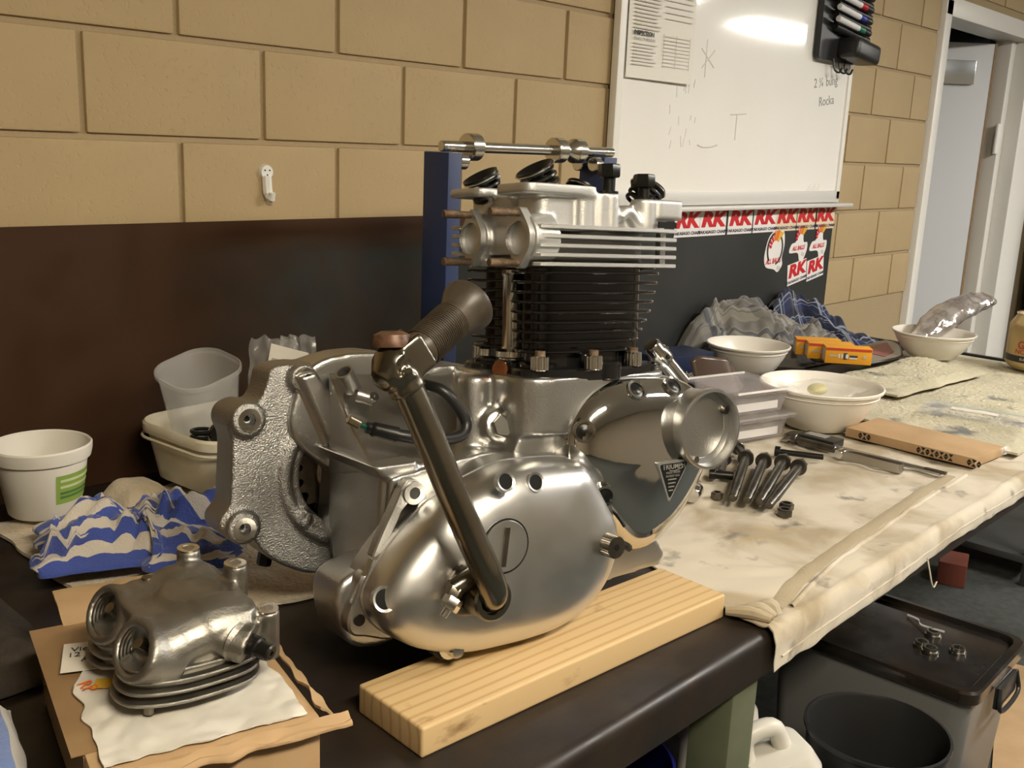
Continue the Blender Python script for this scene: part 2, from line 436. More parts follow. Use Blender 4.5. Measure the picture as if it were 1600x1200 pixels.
# whiteboard
wb = thing('whiteboard', 'white wall board with smudged marker notes above the dark panel', 'whiteboard', (2.365, 0, 0.545))
WX0, WX1, WZ0, WZ1 = 1.60, 3.13, 0.555, 1.75
def wbox(x0, x1, z0, z1, y0, y1, name, m, bev=0.0):
    return MB().box(((x0+x1)/2-2.365, (y0+y1)/2, (z0+z1)/2-0.545), (x1-x0, abs(y1-y0), z1-z0), bev=bev).build(name, m, wb, smooth=bev > 0)
wbox(WX0+.02, WX1-.02, WZ0, WZ1, -0.012, -0.022, 'board_face', M['whiteboard'])
wbox(WX0, WX0+.03, WZ0, WZ1, -0.008, -0.034, 'side_frame', M['alu_white'], 0.003)
wbox(WX1-.028, WX1, WZ0, WZ1, -0.008, -0.030, 'side_frame', M['alu_white'], 0.003)
wbox(WX0, WX1, WZ0-.012, WZ0+.035, -0.008, -0.030, 'bottom_frame', M['alu'], 0.003)
wbox(WX0+.02, WX1+.045, WZ0-.028, WZ0-.014, -0.008, -0.075, 'tray', M['alu'], 0.004)
def wall_text(s, size, x, z, y, m, parent, name='lettering', shear=0, bold=0, rz=0.0, align='CENTER', sx=1.0, base=(0, 0, 0)):
    o = link(name, text_mesh(s, size, 0.0003, shear, bold, align, sx), m, parent, (x-base[0], y-base[1], z-base[2]), (PI/2, rz, 0)); return o
M['marker'] = mat('dry_marker', (0.28, 0.28, 0.28), 0.8); M['smudge'] = mat('marker_smudge', (0.70, 0.68, 0.63), 0.6)
wall_text('2 ¼ bung', 0.05, 2.925, 1.005, -0.0225, M['marker'], wb, 'marker_writing', rz=math.radians(-8), base=(2.365, 0, 0.545))
wall_text('Rocka', 0.05, 2.945, 0.935, -0.0225, M['marker'], wb, 'marker_writing', rz=math.radians(-8), base=(2.365, 0, 0.545))
def stroke(pts, w, m):
    MB().tube([(x-2.365, -0.0222, z-0.545) for x, z in pts], w, 5).build('smudge_mark', m, wb)
stroke([(2.06, .99), (2.13, 1.05)], .0022, M['smudge']); stroke([(2.05, 1.05), (2.13, .995)], .0022, M['smudge']); stroke([(2.08, 1.08), (2.08, .96)], .002, M['smudge'])
stroke([(2.30, .855), (2.30, .765)], .0025, M['smudge']); stroke([(2.26, .85), (2.36, .858)], .0025, M['smudge'])
stroke([(2.07, .742), (2.10, .736), (2.15, .738), (2.19, .746)], .003, M['smudge'])
random.seed(3)
for k in range(16):
    x = random.uniform(1.85, 2.05); z = random.uniform(.72, .93); stroke([(x, z), (x+random.uniform(-.008, .008), z+random.uniform(.012, .04))], .0013, M['smudge'])
for k in range(9):
    x = 2.86+.012*k; stroke([(x, .585), (x+.004, .60+.008*(k % 3))], .0012, M['smudge'])
# printed page
pg = thing('printed_page', 'printed workshop manual page pinned on the whiteboard', 'paper', (1.81, -0.03, 0.93))
pm = MB(); pm.surf(8, 14, lambda u, v: (-0.172+0.344*u, -0.003-0.006*(1-v)**2*(0.3+u), 0.0+0.50*v + 0.0*u)); pm.build('sheet', M['paper'], pg)
def prow(x0, x1, z, h, m, name='print_line'):
    MB().box(((x0+x1)/2, -0.0105, z), (x1-x0, 0.0008, h)).build(name, m, pg, smooth=False)
for k in range(14): prow(-.150, -.015-random.random()*.02, .145+.011*k, .004, M['lightink'])
for k in range(7): prow(-.150, -.02-random.random()*.03, .040+.010*k, .0035, M['lightink'])
o = link('heading', text_mesh('INSPECTION', 0.018, .0003, 0, .0006, 'LEFT'), M['ink'], pg, (-.150, -.0105, .130), (PI/2, 0, 0))
o = link('heading', text_mesh('ENGINE OIL PRESSURE', 0.011, .0003, 0, 0, 'LEFT'), M['greyink'], pg, (-.150, -.0105, .114), (PI/2, 0, 0))
for k in range(4): prow(.005, .15, .185+.018*k, .0025, M['lightink'])
for k in range(9): prow(.005, .145, .045+.011*k, .0025, M['lightink'])
for xx in (.004, .07, .147): MB().box((xx, -.0105, .09), (.0012, .0008, .1)).build('table_rule', M['lightink'], pg, smooth=False)
prow(.01, .15, .255, .004, M['lightink']); prow(.01, .13, .265, .004, M['lightink'])
MB().box((.08, -.0103, .345), (.145, .0008, .13)).build('photo_print', mat('photo_print', (.08, .08, .08), .7, var=[(.5, .48, .45), (.1, .1, .1)], vscale=45, detail=2), pg, smooth=False)
# marker holder
mh = thing('marker_holder', 'black magnetic marker caddy clipped to the whiteboard edge', 'holder', (2.93, -0.03, 1.08))
MB().prism(rrect(.30, .26, .02, 3, 0.02, .13), 0.0, -.022, lambda a, b, h: (a-.01, h, b)).build('back_plate', M['black_plastic'], mh)
for k in range(5):
    zz = .105+.042*k
    MB().tube([(-.06+.01*k*0, -.03, zz+.02), (.17, -.055, zz-.014)], .017, 10).build('pen_cradle', M['black_plastic'], mh)
MB().box((.10, -.06, .045), (.20, .10, .075), Matrix.Rotation(.1, 3, 'Y'), 0.02, 3).build('eraser_box', M['black_plastic'], mh)
for k in range(3):
    MB().tube(path([(-.02+.045*k, -.02, .01), (-.02+.045*k, -.03, -.03), (-.01+.045*k, -.045, -.04), (0.0+.045*k, -.05, -.022)], 5), .004, 6).build('hook', M['black_plastic'], mh)
M['pen'] = mat('pen_barrel', (.72, .72, .72), .35)
for k, (nm, c) in enumerate((('green', (.02, .16, .10)), ('blue', (.02, .035, .28)), ('red', (.45, .015, .02)), ('black', (.02, .02, .02)), ('pink', (.55, .18, .16)))):
    zz = 1.08+.130+.042*k
    t = thing('marker_pen', nm+' banded whiteboard marker lying in the black caddy', 'marker', (2.93, -.03, zz), 0, 'whiteboard markers in the caddy')
    d = Vector((.23, -.02, -.034)).normalized(); p = Vector((-.09, -.058, .018))
    MB().bevcyl(p, p+d*.15, .0115, .002, 14).build('barrel', M['pen'], t)
    MB().bevcyl(p+d*.15, p+d*.19, .0125, .002, 14).build('band', mat('pen_'+nm, c, .35), t)
    MB().bevcyl(p+d*.19, p+d*.235, .012, .003, 14).build('cap', M['black_plastic'], t)
# wall hook
hk = thing('wall_hook', 'small white plastic hook with a face nailed to the wall', 'hook', (.402, -.001, .618))
MB().cyl((0, 0, .018), (0, -.010, .018), .017, .015, 20).build('hook_head', M['white_plastic'], hk)
MB().tube(path([(0, -.006, .01), (.001, -.008, -.022), (.002, -.012, -.036), (.002, -.022, -.038), (.002, -.026, -.026)], 5), [.011]*8+[.009]*8+[.007]*5, 8).build('hook_arm', M['white_plastic'], hk)
for a, b in ((-.006, .022), (.006, .022), (0, .012)): MB().cyl((a, -.0095, b), (a, -.0112, b), .0018, n=8).build('nail', M['dark'], hk)

# stickers
M['sticker'] = mat('sticker_vinyl', (.80, .78, .76), .4); M['stick_old'] = mat('sticker_yellowed', (.74, .62, .45), .5)
M['red'] = mat('sticker_red', (.55, .012, .02), .45); M['navy'] = mat('sticker_navy', (.03, .03, .07), .5)
M['flame'] = mat('sticker_orange', (.75, .16, .015), .45); M['gold'] = mat('sticker_gold', (.70, .42, .05), .45)
def rk(x, z, w, h, old, ang, label, big=1):
    t = thing('chain_sticker', label, 'sticker', (x, -.0175, z), 0, 'red chain brand stickers', rot=(0, ang, 0))
    MB().box((0, 0, 0), (w, .0016, h)).build('backing', M['stick_old' if old else 'sticker'], t, smooth=False)
    link('brand_letters', text_mesh('RK', h*.80, .0003, .18, h*.042, sx=1.05*w/h*.82), M['red'], t, (-.004, -.0013, h*.12), (PI/2, 0, 0))
    link('lower_lettering', text_mesh('TAKASAGO CHAIN', h*.17, .0003, .1, h*.006, sx=w/h*.74), M['navy'], t, (0, -.0013, -h*.36), (PI/2, 0, 0))
sx = [2.055, 2.215, 2.395, 2.57, 2.735, 2.895, 3.05]
ords = ['first', 'second', 'third', 'fourth', 'fifth', 'sixth', 'seventh']
for k, x in enumerate(sx):
    rk(x, .480, .166 if k else .150, .088, k >= 4, 0, ('yellowed' if k >= 4 else 'white')+' RK chain sticker, %s from the engine in the row' % ords[k])
rk(2.86, .268, .15, .085, False, -.15, 'RK chain sticker of the lower pair, nearer the engine'); rk(3.012, .276, .14, .085, False, -.15, 'RK chain sticker of the lower pair, at the panel edge')
def balls(x, z, s, label, ring):
    t = thing('bearing_sticker', label, 'sticker', (x, -.0165, z), 0, 'die-cut bearing stickers')
    MP = lambda a, b, h: (a*s, h, b*s)
    if ring: out = spline([(-.9, .1), (-.6, .75), (.1, 1.1), (.75, 1.0), (.95, .3), (.8, -.35), (.9, -.75), (.5, -1.1), (.1, -.95), (-.7, -.8), (-.95, -.4)], 5)
    else: out = spline([(-.4, .2), (-.25, .85), (.3, 1.15), (.75, 1.05), (.45, .6), (.55, .15), (1.0, .1), (1.0, -.4), (.6, -1.0), (.2, -.95), (-.1, -.5), (-1.1, -.45), (-.9, .05)], 5)
    MB().prism(out, 0, -.0014, MP).build('backing', M['sticker'], t)
    if ring:
        for a0 in (105, -75):
            MB().tube([(math.cos(a)*.74*s, -.0016, (.10+math.sin(a)*.80)*s) for a in [math.radians(a0+15*k) for k in range(9)]], .055*s, 5).build('ring_print', M['ink'], t)
    c = (.02, .18) if ring else (.12, .30)
    for k in range(6):
        a0 = math.radians(185-24*k); a1 = math.radians(185-24*(k+1)+3); ri = .40; ro = .62+.075*k
        cr_ = [(c[0]+ri*math.cos(a0)*.9, c[1]+ri*math.sin(a0)*.85), (c[0]+ro*math.cos(a0)*.85, c[1]+ro*math.sin(a0)*.9), (c[0]+(ro+.10)*math.cos(a1), c[1]+(ro+.02)*math.sin(a1)), (c[0]+ri*math.cos(a1)*.9, c[1]+ri*math.sin(a1)*.85)]
        b = MB(); b.prism(cr_, -.0014, -.0019, MP); b.build('crest_print', M['red'] if k < 3 else (M['flame'] if k < 5 else M['gold']), t, smooth=False)
    tz = -.52 if ring else -.20
    link('brand_letters', text_mesh('ALL BALLS', .36*s, .0003, .25, .012*s, sx=.88), M['red'], t, (-.05*s, -.0018, tz*s), (PI/2, -.04, 0))
    for k in range(3): MB().box(((.42+.12*k)*s, -.0017, (tz-.36-.03*k)*s), (.05*s, .0006, .22*s), Matrix.Rotation(.3, 3, 'Y')).build('grey_print', M['greyink'], t, smooth=False)
balls(2.665, .362, .076, 'die-cut white ALL BALLS sticker with a black ring', True)
balls(2.855, .378, .066, 'die-cut ALL BALLS sticker between the ringed one and the panel edge', False)
balls(3.02, .380, .066, 'die-cut ALL BALLS sticker at the panel edge', False)

# ================================================================ BENCH
bn = thing('workbench', 'long steel workbench with dark oily top and green legs', 'workbench', (.9, -.65, ZF))
prof = [(-.012, 0), (-1.285, 0)] + [(-1.285-.018*math.sin(a), -.018+.018*math.cos(a)) for a in (PI/8, PI/4, 3*PI/8, PI/2)] + [(-1.303, -.07), (-1.294, -.07), (-1.292, -.012), (-.012, -.012)]
b = MB(); b.rings([[(x-.9, y+.65, z-ZF) for y, z in prof] for x in (-1.5, 3.05)]); b.build('bench_top', M['bench_steel'], bn, ang=60)
for x in (-1.3, .42, 2.9):
    for y in (-1.25, -.08):
        MB().box((x-.9, y+.65, (-.012+ZF)/2-ZF), (.075, .075, -ZF-.012), bev=.006).build('leg', M['green_paint'], bn)
for y in (-1.25, -.08): MB().box((.8-.9, y+.65, -.05-ZF), (4.2, .05, .07), bev=.004).build('rail', M['green_paint'], bn)
MB().box((.8-.9, -.08+.65, -.75-ZF), (4.2, .05, .06), bev=.004).build('rail', M['green_paint'], bn)
tag(MB().box((3.062, -.65, .006), (.022, 1.28, .030), bev=.003).build('edging_strip', M['black_plastic']), 'black edging strip along the door end of the bench', 'strip')
# ================================================================ THE ENGINE
M['cast'] = mat('blasted_alloy', (.50, .495, .48), .36, 1.0, bump=.10, bscale=300, rvar=.05, vscale=6)
M['cast_rough'] = mat('grainy_cast_alloy', (.45, .447, .44), .38, 1.0, bump=.55, bscale=420)
M['head_alloy'] = mat('bead_blasted_alloy', (.58, .578, .565), .46, .85, bump=.12, bscale=500)
M['polished'] = mat('brushed_alloy', (.70, .697, .685), .35, 1.0, rvar=.05, vscale=9, bump=.03, bscale=25)
M['chrome'] = mat('mirror_alloy', (.68, .675, .66), .065, 1.0, rvar=.03, vscale=12)
M['bright'] = mat('bright_plating', (.70, .69, .66), .16, 1.0)
M['worn_chrome'] = mat('worn_chrome', (.25, .225, .180), .24, 1.0, var=[(.30, .275, .225)], vscale=10, rvar=.06)
M['black_enamel'] = mat('black_enamel', (.006, .006, .0065), .16, 0, coat=.5)
M['black_oxide'] = mat('black_oxide_steel', (.03, .03, .028), .32, .8)
M['dark_steel'] = mat('dark_worn_steel', (.16, .145, .125), .32, 1.0, var=[(.25, .22, .18)], vscale=40)
M['rust_stud'] = mat('rusty_stud', (.13, .085, .055), .55, .7, var=[(.24, .17, .11)], vscale=90, bump=.5, bscale=700)
M['rubber_old'] = mat('greasy_rubber', (.038, .029, .020), .40, 0, var=[(.070, .055, .038)], vscale=30)
M['copper'] = mat('copper', (.48, .20, .095), .35, 1.0)
M['rust_cap'] = mat('rusty_bolt_head', (.085, .040, .022), .45, .25, var=[(.14, .070, .040), (.045, .028, .018)], vscale=60)
M['deep'] = mat('oily_dark', (.012, .011, .010), .4, .3)
M['black_rubber'] = mat('black_sleeve', (.012, .012, .012), .38)
M['green_wire'] = mat('green_wire', (.02, .20, .13), .4)
M['brass'] = mat('brass_contact', (.55, .47, .33), .3, 1.0)

e2 = Vector((.977, -.208, -.0436)).normalized(); e1 = Vector((-.202, -.974, .1042)); e1 = (e1-e2*e1.dot(e2)).normalized(); e3 = e1.cross(e2)
eng = thing('motorcycle_engine', 'silver parallel twin motorcycle engine with kick starter standing on a timber plank', 'engine')
eng.matrix_world = Matrix(((e2.x, -e1.x, e3.x, -.050), (e2.y, -e1.y, e3.y, -1.107), (e2.z, -e1.z, e3.z, 0), (0, 0, 0, 1)))
def EB(): return MB(T=lambda p: Vector((p.x, -p.y, p.z)))
XZ = lambda a, b, h: (a, h, b)
XY = lambda a, b, h: (a, b, h)
def dome(mb, outline, c, prof, mp=XZ):
    rs = []
    for s, h in prof: rs.append([mp(c[0]+(a-c[0])*s, c[1]+(b-c[1])*s, h) for a, b in outline])
    mb.rings(rs); return mb
def prism_hole(mb, outline, c, r, h0, h1, mp=XZ, rz=None):
    n = len(outline); inn = []
    for a, b in outline:
        t = math.atan2(b-c[1], a-c[0]); inn.append((c[0]+r*math.cos(t), c[1]+(rz or r)*math.sin(t)))
    O0 = [mb.v(mp(a, b, h0)) for a, b in outline]; O1 = [mb.v(mp(a, b, h1)) for a, b in outline]
    I0 = [mb.v(mp(a, b, h0)) for a, b in inn]; I1 = [mb.v(mp(a, b, h1)) for a, b in inn]
    for k in range(n):
        j = (k+1) % n
        mb.f([O0[k], O0[j], O1[j], O1[k]]); mb.f([I0[k], I1[k], I1[j], I0[j]])
        mb.f([O1[k], O1[j], I1[j], I1[k]]); mb.f([O0[k], I0[k], I0[j], O0[j]])
    return mb
def yc(mb, x, z, y0, y1, r, n=28, b=.002): return mb.bevcyl((x, y0, z), (x, y1, z), r, b, n)

# --- crankcase and gearbox shell, one casting
m = EB()
m.prism([(-.045, .288), (.10, .308), (.225, .300), (.25, .15), (.22, .075), (.05, .068), (-.03, .10), (-.052, .18)], -.30, -.075, XZ)
m.lathe([(0, 0), (.148, 0), (.148, .235), (0, .235)], (.288, -.30, .262), (0, 1, 0), 56)
m.prism(rrect(.285, .225, .05, 5, .288, -.150), .33, .414, XY)
m.prism(spline([(-.09, .30), (-.095, .39), (-.05, .432), (.05, .436), (.11, .412), (.20, .405), (.22, .3), (.1, .2)], 5), -.335, -.262, XZ)
m.prism([(-.25, .415), (-.165, .335), (-.10, .295), (-.25, .26)], -.055, .19, lambda a, b, h: (h, a, b - max(0, h-.12)*.2))
m.bevcyl((.120, -.135, .29), (.126, -.140, .412), .024, .006, 20)
m.tube([(.150, -.09, .36), (.2, -.07, .405)], .022, 12)
m.bevcyl((.147, -.12, .335), (.143, -.094, .342), .026, .004, 20)
m.box((.42, -.17, .20), (.08, .16, .20), bev=.02)
m.box((.16, -.16, .0945), (.22, .20, .06), bev=.012)
m.prism([(.27, .078), (.445, .092), (.458, .108), (.40, .19), (.3, .2)], -.15, -.075, XZ)
m.prism(spline([(.222, .317), (.232, .352), (.255, .380), (.288, .398), (.33, .404), (.40, .40), (.45, .39), (.485, .365), (.505, .33), (.50, .28), (.47, .22), (.42, .17), (.345, .145), (.31, .17), (.27, .22)], 4), -.13, -.078, XZ)
m.fuse('crankcase', M['cast'], eng, .0042, 5)
# --- drive side chaincase back with its mounting bosses
pl = spline([(-.085, .425), (-.112, .423), (-.131, .416), (-.138, .392), (-.150, .372), (-.172, .372), (-.190, .364), (-.197, .345), (-.188, .318), (-.190, .27), (-.193, .228), (-.208, .206), (-.205, .187), (-.185, .174), (-.160, .172), (-.140, .145), (-.10, .119), (-.06, .106), (.03, .10), (.12, .12), (.19, .17), (.22, .26), (.19, .36), (.11, .412), (.046, .436), (-.01, .437), (-.045, .430), (-.068, .424)], 4)
m = EB(); prism_hole(m, pl, (-.008, .256), .079, -.345, -.276)
for (x, z, r, y) in ((-.168, .349, .025, -.262), (-.177, .194, .024, -.262), (-.087, .404, .020, -.258)): m.ring((x, -.34, z), (x, y, z), r, .0085, 24)
m.lathe([(.092, 0), (.116, 0), (.110, .012), (.096, .012)], (-.008, -.282, .256), (0, 1, 0), 56, close=True)
m.ring((-.085, -.29, .196), (-.085, -.268, .196), .013, .004, 14)
m.ring((-.075, -.29, .325), (-.075, -.268, .325), .010, .003, 14)
m.fuse('chaincase_back', M['cast_rough'], eng, .0034, 3)
for (x, z) in ((-.168, .349), (-.177, .194), (-.087, .404)):
    w = EB(); w.ring((x, -.268, z), (x, -.2605 if z < .4 else -.2565, z), .0165, .0088, 22); w.build('machined_boss_face', M['bright'], eng)
    w = EB(); w.cyl((x, -.33, z), (x, -.275, z), .0092, n=16); w.build('bolt_hole', M['deep'], eng)
# sprocket in the opening
m = EB(); nt_ = 19; o_ = []
for k in range(nt_*4):
    a = 2*PI*k/(nt_*4); r = (.064, .064, .073, .073)[k % 4]; o_.append((-.008+r*math.cos(a), .256+r*math.sin(a)))
m.prism(o_, -.318, -.304, XZ); m.lathe([(0, 0), (.045, 0), (.045, .012), (.03, .02), (0, .02)], (-.008, -.306, .256), (0, 1, 0), 24)
m.build('sprocket', M['dark_steel'], eng, ang=25)
m = EB(); m.cyl((-.008, -.344, .256), (-.008, -.335, .256), .085, n=32); m.build('opening_back', M['deep'], eng)
# web from the upper boss down to the gearbox
m = EB()
m.prism([(-.108, .412), (-.075, .425), (-.062, .405), (.006, .312), (-.058, .300)], -.275, -.258, XZ, .004)
m.prism([(-.100, .408), (-.076, .414), (.004, .312), (-.050, .304)], -.262, -.242, XZ, .003)
m.fuse('mount_web', M['cast'], eng, .003, 2)
m = EB(); m.cyl((-.087, -.27, .404), (-.087, -.2435, .404), .008, n=16); m.build('bolt_hole', M['deep'], eng)
# gearbox rear face: machined wall, the ledge edge and the lower lug
m = EB()
m.prism([(-.052, .296), (.02, .303), (.02, .10), (-.045, .115), (-.056, .2)], -.255, -.085, XZ, .006)
m.prism([(-.066, .304), (.0, .306), (.0, .290), (-.052, .284)], -.268, -.082, XZ, .003)
m.prism(spline([(-.128, .150), (-.10, .172), (-.05, .175), (-.02, .12), (-.04, .07), (-.095, .068), (-.122, .095)], 4), -.145, -.062, XZ, .006)
m.fuse('gearbox_shell', M['cast'], eng, .0036, 2)
# inner gearbox cover with its ears
m = EB()
rim = [(-.106, .148), (-.098, .120), (-.079, .099), (-.041, .075), (.018, .058), (.075, .0555), (.128, .0565), (.181, .063), (.228, .081), (.266, .115), (.285, .158), (.284, .200), (.266, .232), (.247, .262), (.228, .290), (.205, .300), (.140, .304), (.095, .302), (.051, .290), (.010, .274), (-.030, .247), (-.079, .197), (-.098, .170)]
rimS = spline(rim, 4)
m.prism([(a*1.012-.001, b*1.012-.002) for a, b in rimS], -.09, -.034, XZ, .003)
ear = spline([(-.055, .085), (-.10, .092), (-.119, .099), (-.123, .118), (-.112, .150), (-.098, .176), (-.06, .16)], 4)
m.prism(ear, -.066, -.040, XZ, .003)
m.build('inner_cover', M['cast'], eng)
strip = [(-.034, .290), (-.022, .289), (-.013, .281), (-.010, .268), (-.002, .263), (-.006, .256), (-.018, .256), (-.030, .262), (-.042, .250), (-.055, .225), (-.070, .196), (-.082, .188), (-.086, .196), (-.072, .226), (-.058, .252), (-.046, .276)]
m = EB(); m.prism(strip, -.064, -.046, XZ, .002); m.ring((-.026, -.068, .272), (-.026, -.043, .272), .0155, .008, 22); m.build('cover_ear', M['cast'], eng)
for x, z in ((-.026, .272), (-.108, .116)):
    m = EB(); m.cyl((x, -.066, z), (x, -.0385 if z < .2 else -.0442, z), .0078, n=18); m.build('bolt_hole', M['deep'], eng)
m = EB(); m.tube([(-.088, -.045, .192), (-.116, -.045, .138)], .0045, 8); m.build('dowel_rib', M['bright'], eng)
# outer gearbox cover
GP = [(1.0, -.036), (1.0, -.016), (.994, -.006), (.978, .004), (.950, .013), (.90, .021), (.82, .028), (.70, .034), (.52, .038), (.30, .040), (.1, .0405), (.01, .0405)]
m = EB(); dome(m, rimS, (.098, .180), GP); gc = m.build('gearbox_cover', M['polished'], eng, ang=50)
def gy(x, z):     # height of that dome
    best = 1.0
    c = (.098, .180); a = math.atan2(z-c[1], x-c[0]); d = math.hypot(x-c[0], z-c[1])
    R = min(rimS, key=lambda p: abs(math.atan2(p[1]-c[1], p[0]-c[0])-a)); s = d/math.hypot(R[0]-c[0], R[1]-c[1])
    for (s1, h1), (s0, h0) in zip(GP, GP[1:]):
        if s0 <= s <= s1: return h0+(h1-h0)*(s-s0)/max(1e-6, s1-s0)
    return GP[-1][1]
def sub(o, p): o.parent = p; return o
# slotted round plug
px_, pz_ = .062, .208; h_ = gy(px_, pz_)
m = EB(); m.lathe([(0, .003), (.0335, .003), (.035, .001), (.035, -.006)], (px_, h_, pz_), (0, 1, 0), 40); m.build('inspection_plug', M['polished'], gc)
m = EB(); m.box((px_-.002, h_+.004, pz_), (.007, .003, .052), Matrix.Rotation(.12, 3, 'Y')); m.build('plug_slot', M['dark_steel'], gc)
m = EB(); m.lathe([(.0345, 0), (.037, 0), (.037, .0012), (.0345, .0012)], (px_, h_, pz_), (0, 1, 0), 40, close=True); m.build('plug_gap', M['deep'], gc)
# cover screws in recesses
for x, z, r, hexs in ((-.098, .156, .0135, 1), (.118, .284, .011, 1), (.060, .294, .011, 0), (.005, .070, .017, 2)):
    h_ = gy(x, z) if hexs != 2 else -.01
    if hexs != 2:
        m = EB(); m.lathe([(r*1.25, -.006), (r*1.22, .003), (r*.95, .0015), (r*.9, -.006)], (x, h_, z), (0, 1, .35), 24, close=True); m.build('screw_recess', M['polished'], gc)
        m = EB(); m.lathe([(0, .0006), (r*.95, .0006), (r*.95, -.01)], (x, h_, z), (0, 1, .35), 20); m.build('socket_screw', M['black_oxide'], gc)
    else:
        m = EB(); m.lathe([(0, .0), (r*1.5, .0), (r*1.5, -.02)], (x, -.006, z+.006), (0, 1, 0), 24); m.build('screw_recess', M['deep'], gc)
        m = EB(); m.lathe([(0, .024), (r*.5, .024), (r*.62, .02), (r*.62, .004), (r, .004), (r, -.01)], (x, -.004, z), (0, 1, 0), 20); m.build('stud_nut', M['bright'], gc)
# gear change shaft with splines
g0 = Vector((.243, -.01, .182)); gd = Vector((0, 1, 0))
m = EB(); m.lathe([(.026, 0), (.027, .012), (.022, .020), (.0185, .020), (.0185, .005)], g0, gd, 28); m.build('shaft_collar', M['polished'], gc)
m = EB(); o_ = []
for k in range(120):
    a = 2*PI*k/120; r = .0162 if k % 4 < 2 else .0148; o_.append((g0.x+r*math.cos(a), g0.z+r*math.sin(a)))
m.prism(o_, 0.0, .052, XZ); m.build('splined_shaft', M['dark_steel'], gc, ang=15)
m = EB(); m.lathe([(0, .0525), (.0048, .0525), (.0048, .05)], (g0.x, .0, g0.z), gd, 14); m.build('shaft_centre_hole', M['deep'], gc)
m = EB(); m.tube(path([(.262, .0, .172), (.285, .004, .172), (.300, .004, .166), (.312, .0, .158)], 4), .006, 6); m.build('cotter_tab', M['black_oxide'], gc)

# --- kick starter
ks = bpy.data.objects.new('kick_starter', None); COL.objects.link(ks); ks.parent = eng
kc = Vector((.018, 0, .155))
m = EB(); m.lathe([(.034, .034), (.036, .043), (.030, .047), (.024, .047), (.024, .036)], (kc.x-.012, 0, kc.z+.006), (0, 1, 0), 30); m.build('shaft_seal', M['dark_steel'], ks)
m = EB(); m.lathe([(0, .036), (.0265, .036), (.028, .040), (.028, .079), (.0255, .082), (.019, .082), (.018, .076), (0, .076)], kc, (0, 1, 0), 32)
m.build('clamp_boss', M['worn_chrome'], ks)
m = EB(); m.tube([(-.028, .058, .172), (.004, .06, .185)], .0125, 12); m.hexp((-.036, .060, .155), (-.024, .060, .174), .0115); m.build('pinch_lug', M['worn_chrome'], ks)
m = EB(); m.hexp((-.040, .066, .150), (-.030, .066, .163), .0125); m.build('pinch_nut', M['bright'], ks)
m = EB(); m.cyl((-.047, .066, .142), (-.040, .066, .150), .005, n=10); m.build('pinch_bolt_end', M['bright'], ks)
pth = path([(.020, .060, .150), (.016, .083, .164), (.004, .090, .190), (-.020, .088, .240), (-.058, .084, .325), (-.094, .082, .405), (-.112, .082, .440)], 6)
m = EB(); m.tube(pth, [.0185]*len(pth), 16); m.build('lever_arm', M['worn_chrome'], ks)
kn = Vector((-.120, .078, .455))
m = EB(); m.sphere(kn, .026, 16, 10, (1.0, .85, 1.0)); m.lathe([(.030, 0), (.026, .012), (.014, .030), (0, .034)], kn, (-.7, .25, -.5), 18); m.tube([(-.105, .082, .425), kn], .022, 14)
m.box(kn+Vector((.018, .012, .010)), (.040, .014, .046), Matrix.Rotation(-.6, 3, 'Y'), .005); m.box(kn+Vector((.018, -.026, .012)), (.040, .012, .046), Matrix.Rotation(-.6, 3, 'Y'), .005)
m.fuse('knuckle', M['worn_chrome'], ks, .003, 3)
m = EB(); m.lathe([(0, .018), (.012, .018), (.021, .014), (.024, .006), (.024, 0), (0, 0)], kn+Vector((-.002, -.006, .022)), (.0, -.05, 1), 24); m.build('pivot_cap', M['rust_cap'], ks)
pa = Vector((-.086, .068, .469)); pb = Vector((.010, .028, .523)); pd = (pb-pa).normalized(); L_ = (pb-pa).length
m = EB(); m.tube([kn+pd*.012, pa+pd*.012], [.017, .016], 14); m.build('pedal_pivot', M['rust_cap'], ks)
m = EB(); m.lathe([(0, 0), (.0205, 0), (.023, .004), (.0235, L_*.72), (.030, L_*.84), (.035, L_*.93), (.035, L_*.98), (.029, L_*1.01), (0, L_*1.015)], pa, pd, 32); pr_ = m.build('pedal_rubber', M['rubber_old'], ks)
u_, w_, d_ = MB().frame(pd)
m = EB()
for i in range(20):
    c = pa+pd*(.010+.0034*i); arc = [c+(u_*math.cos(a)+w_*math.sin(a))*.0240 for a in [math.radians(t0) for t0 in range(0, 360, 15)]]
    m.tube(arc, .0013, 5, close=True)
m.build('grip_ribs', M['rubber_old'], pr_)['kind'] = 'stuff'

# --- timing cover
trim = spline([(.218, .317), (.227, .353), (.250, .383), (.286, .402), (.33, .409), (.40, .406), (.45, .397), (.490, .370), (.508, .33), (.503, .28), (.472, .22), (.43, .170), (.385, .142), (.345, .140), (.312, .166), (.272, .217), (.246, .262), (.224, .290)], 5)
TP = [(1.0, -.080), (1.0, -.052), (.992, -.042), (.972, -.033), (.935, -.024), (.87, -.0155), (.76, -.007), (.60, -.001), (.40, .003), (.18, .005), (.01, .0055)]
m = EB(); dome(m, trim, (.366, .285), TP); tcv = m.build('timing_cover', M['chrome'], eng, ang=55)
m = EB(); dome(m, [(.366+(a-.366)*1.012, .285+(b-.285)*1.012) for a, b in trim], (.366, .285), [(1, -.086), (1, -.072), (.97, -.072)]); m.build('cover_flange', M['polished'], tcv)
bc = Vector((.448, 0, .329))
m = EB(); m.lathe([(.0565, -.060), (.0590, .004), (.0620, .016), (.0620, .024), (.0605, .0265), (.0572, .0265), (.0560, .022), (.0555, .009), (.0470, .007), (.0465, .0055), (0, .0055)], bc, (0, 1, 0), 64); m.build('contact_breaker_housing', M['cast'], tcv, ang=30)
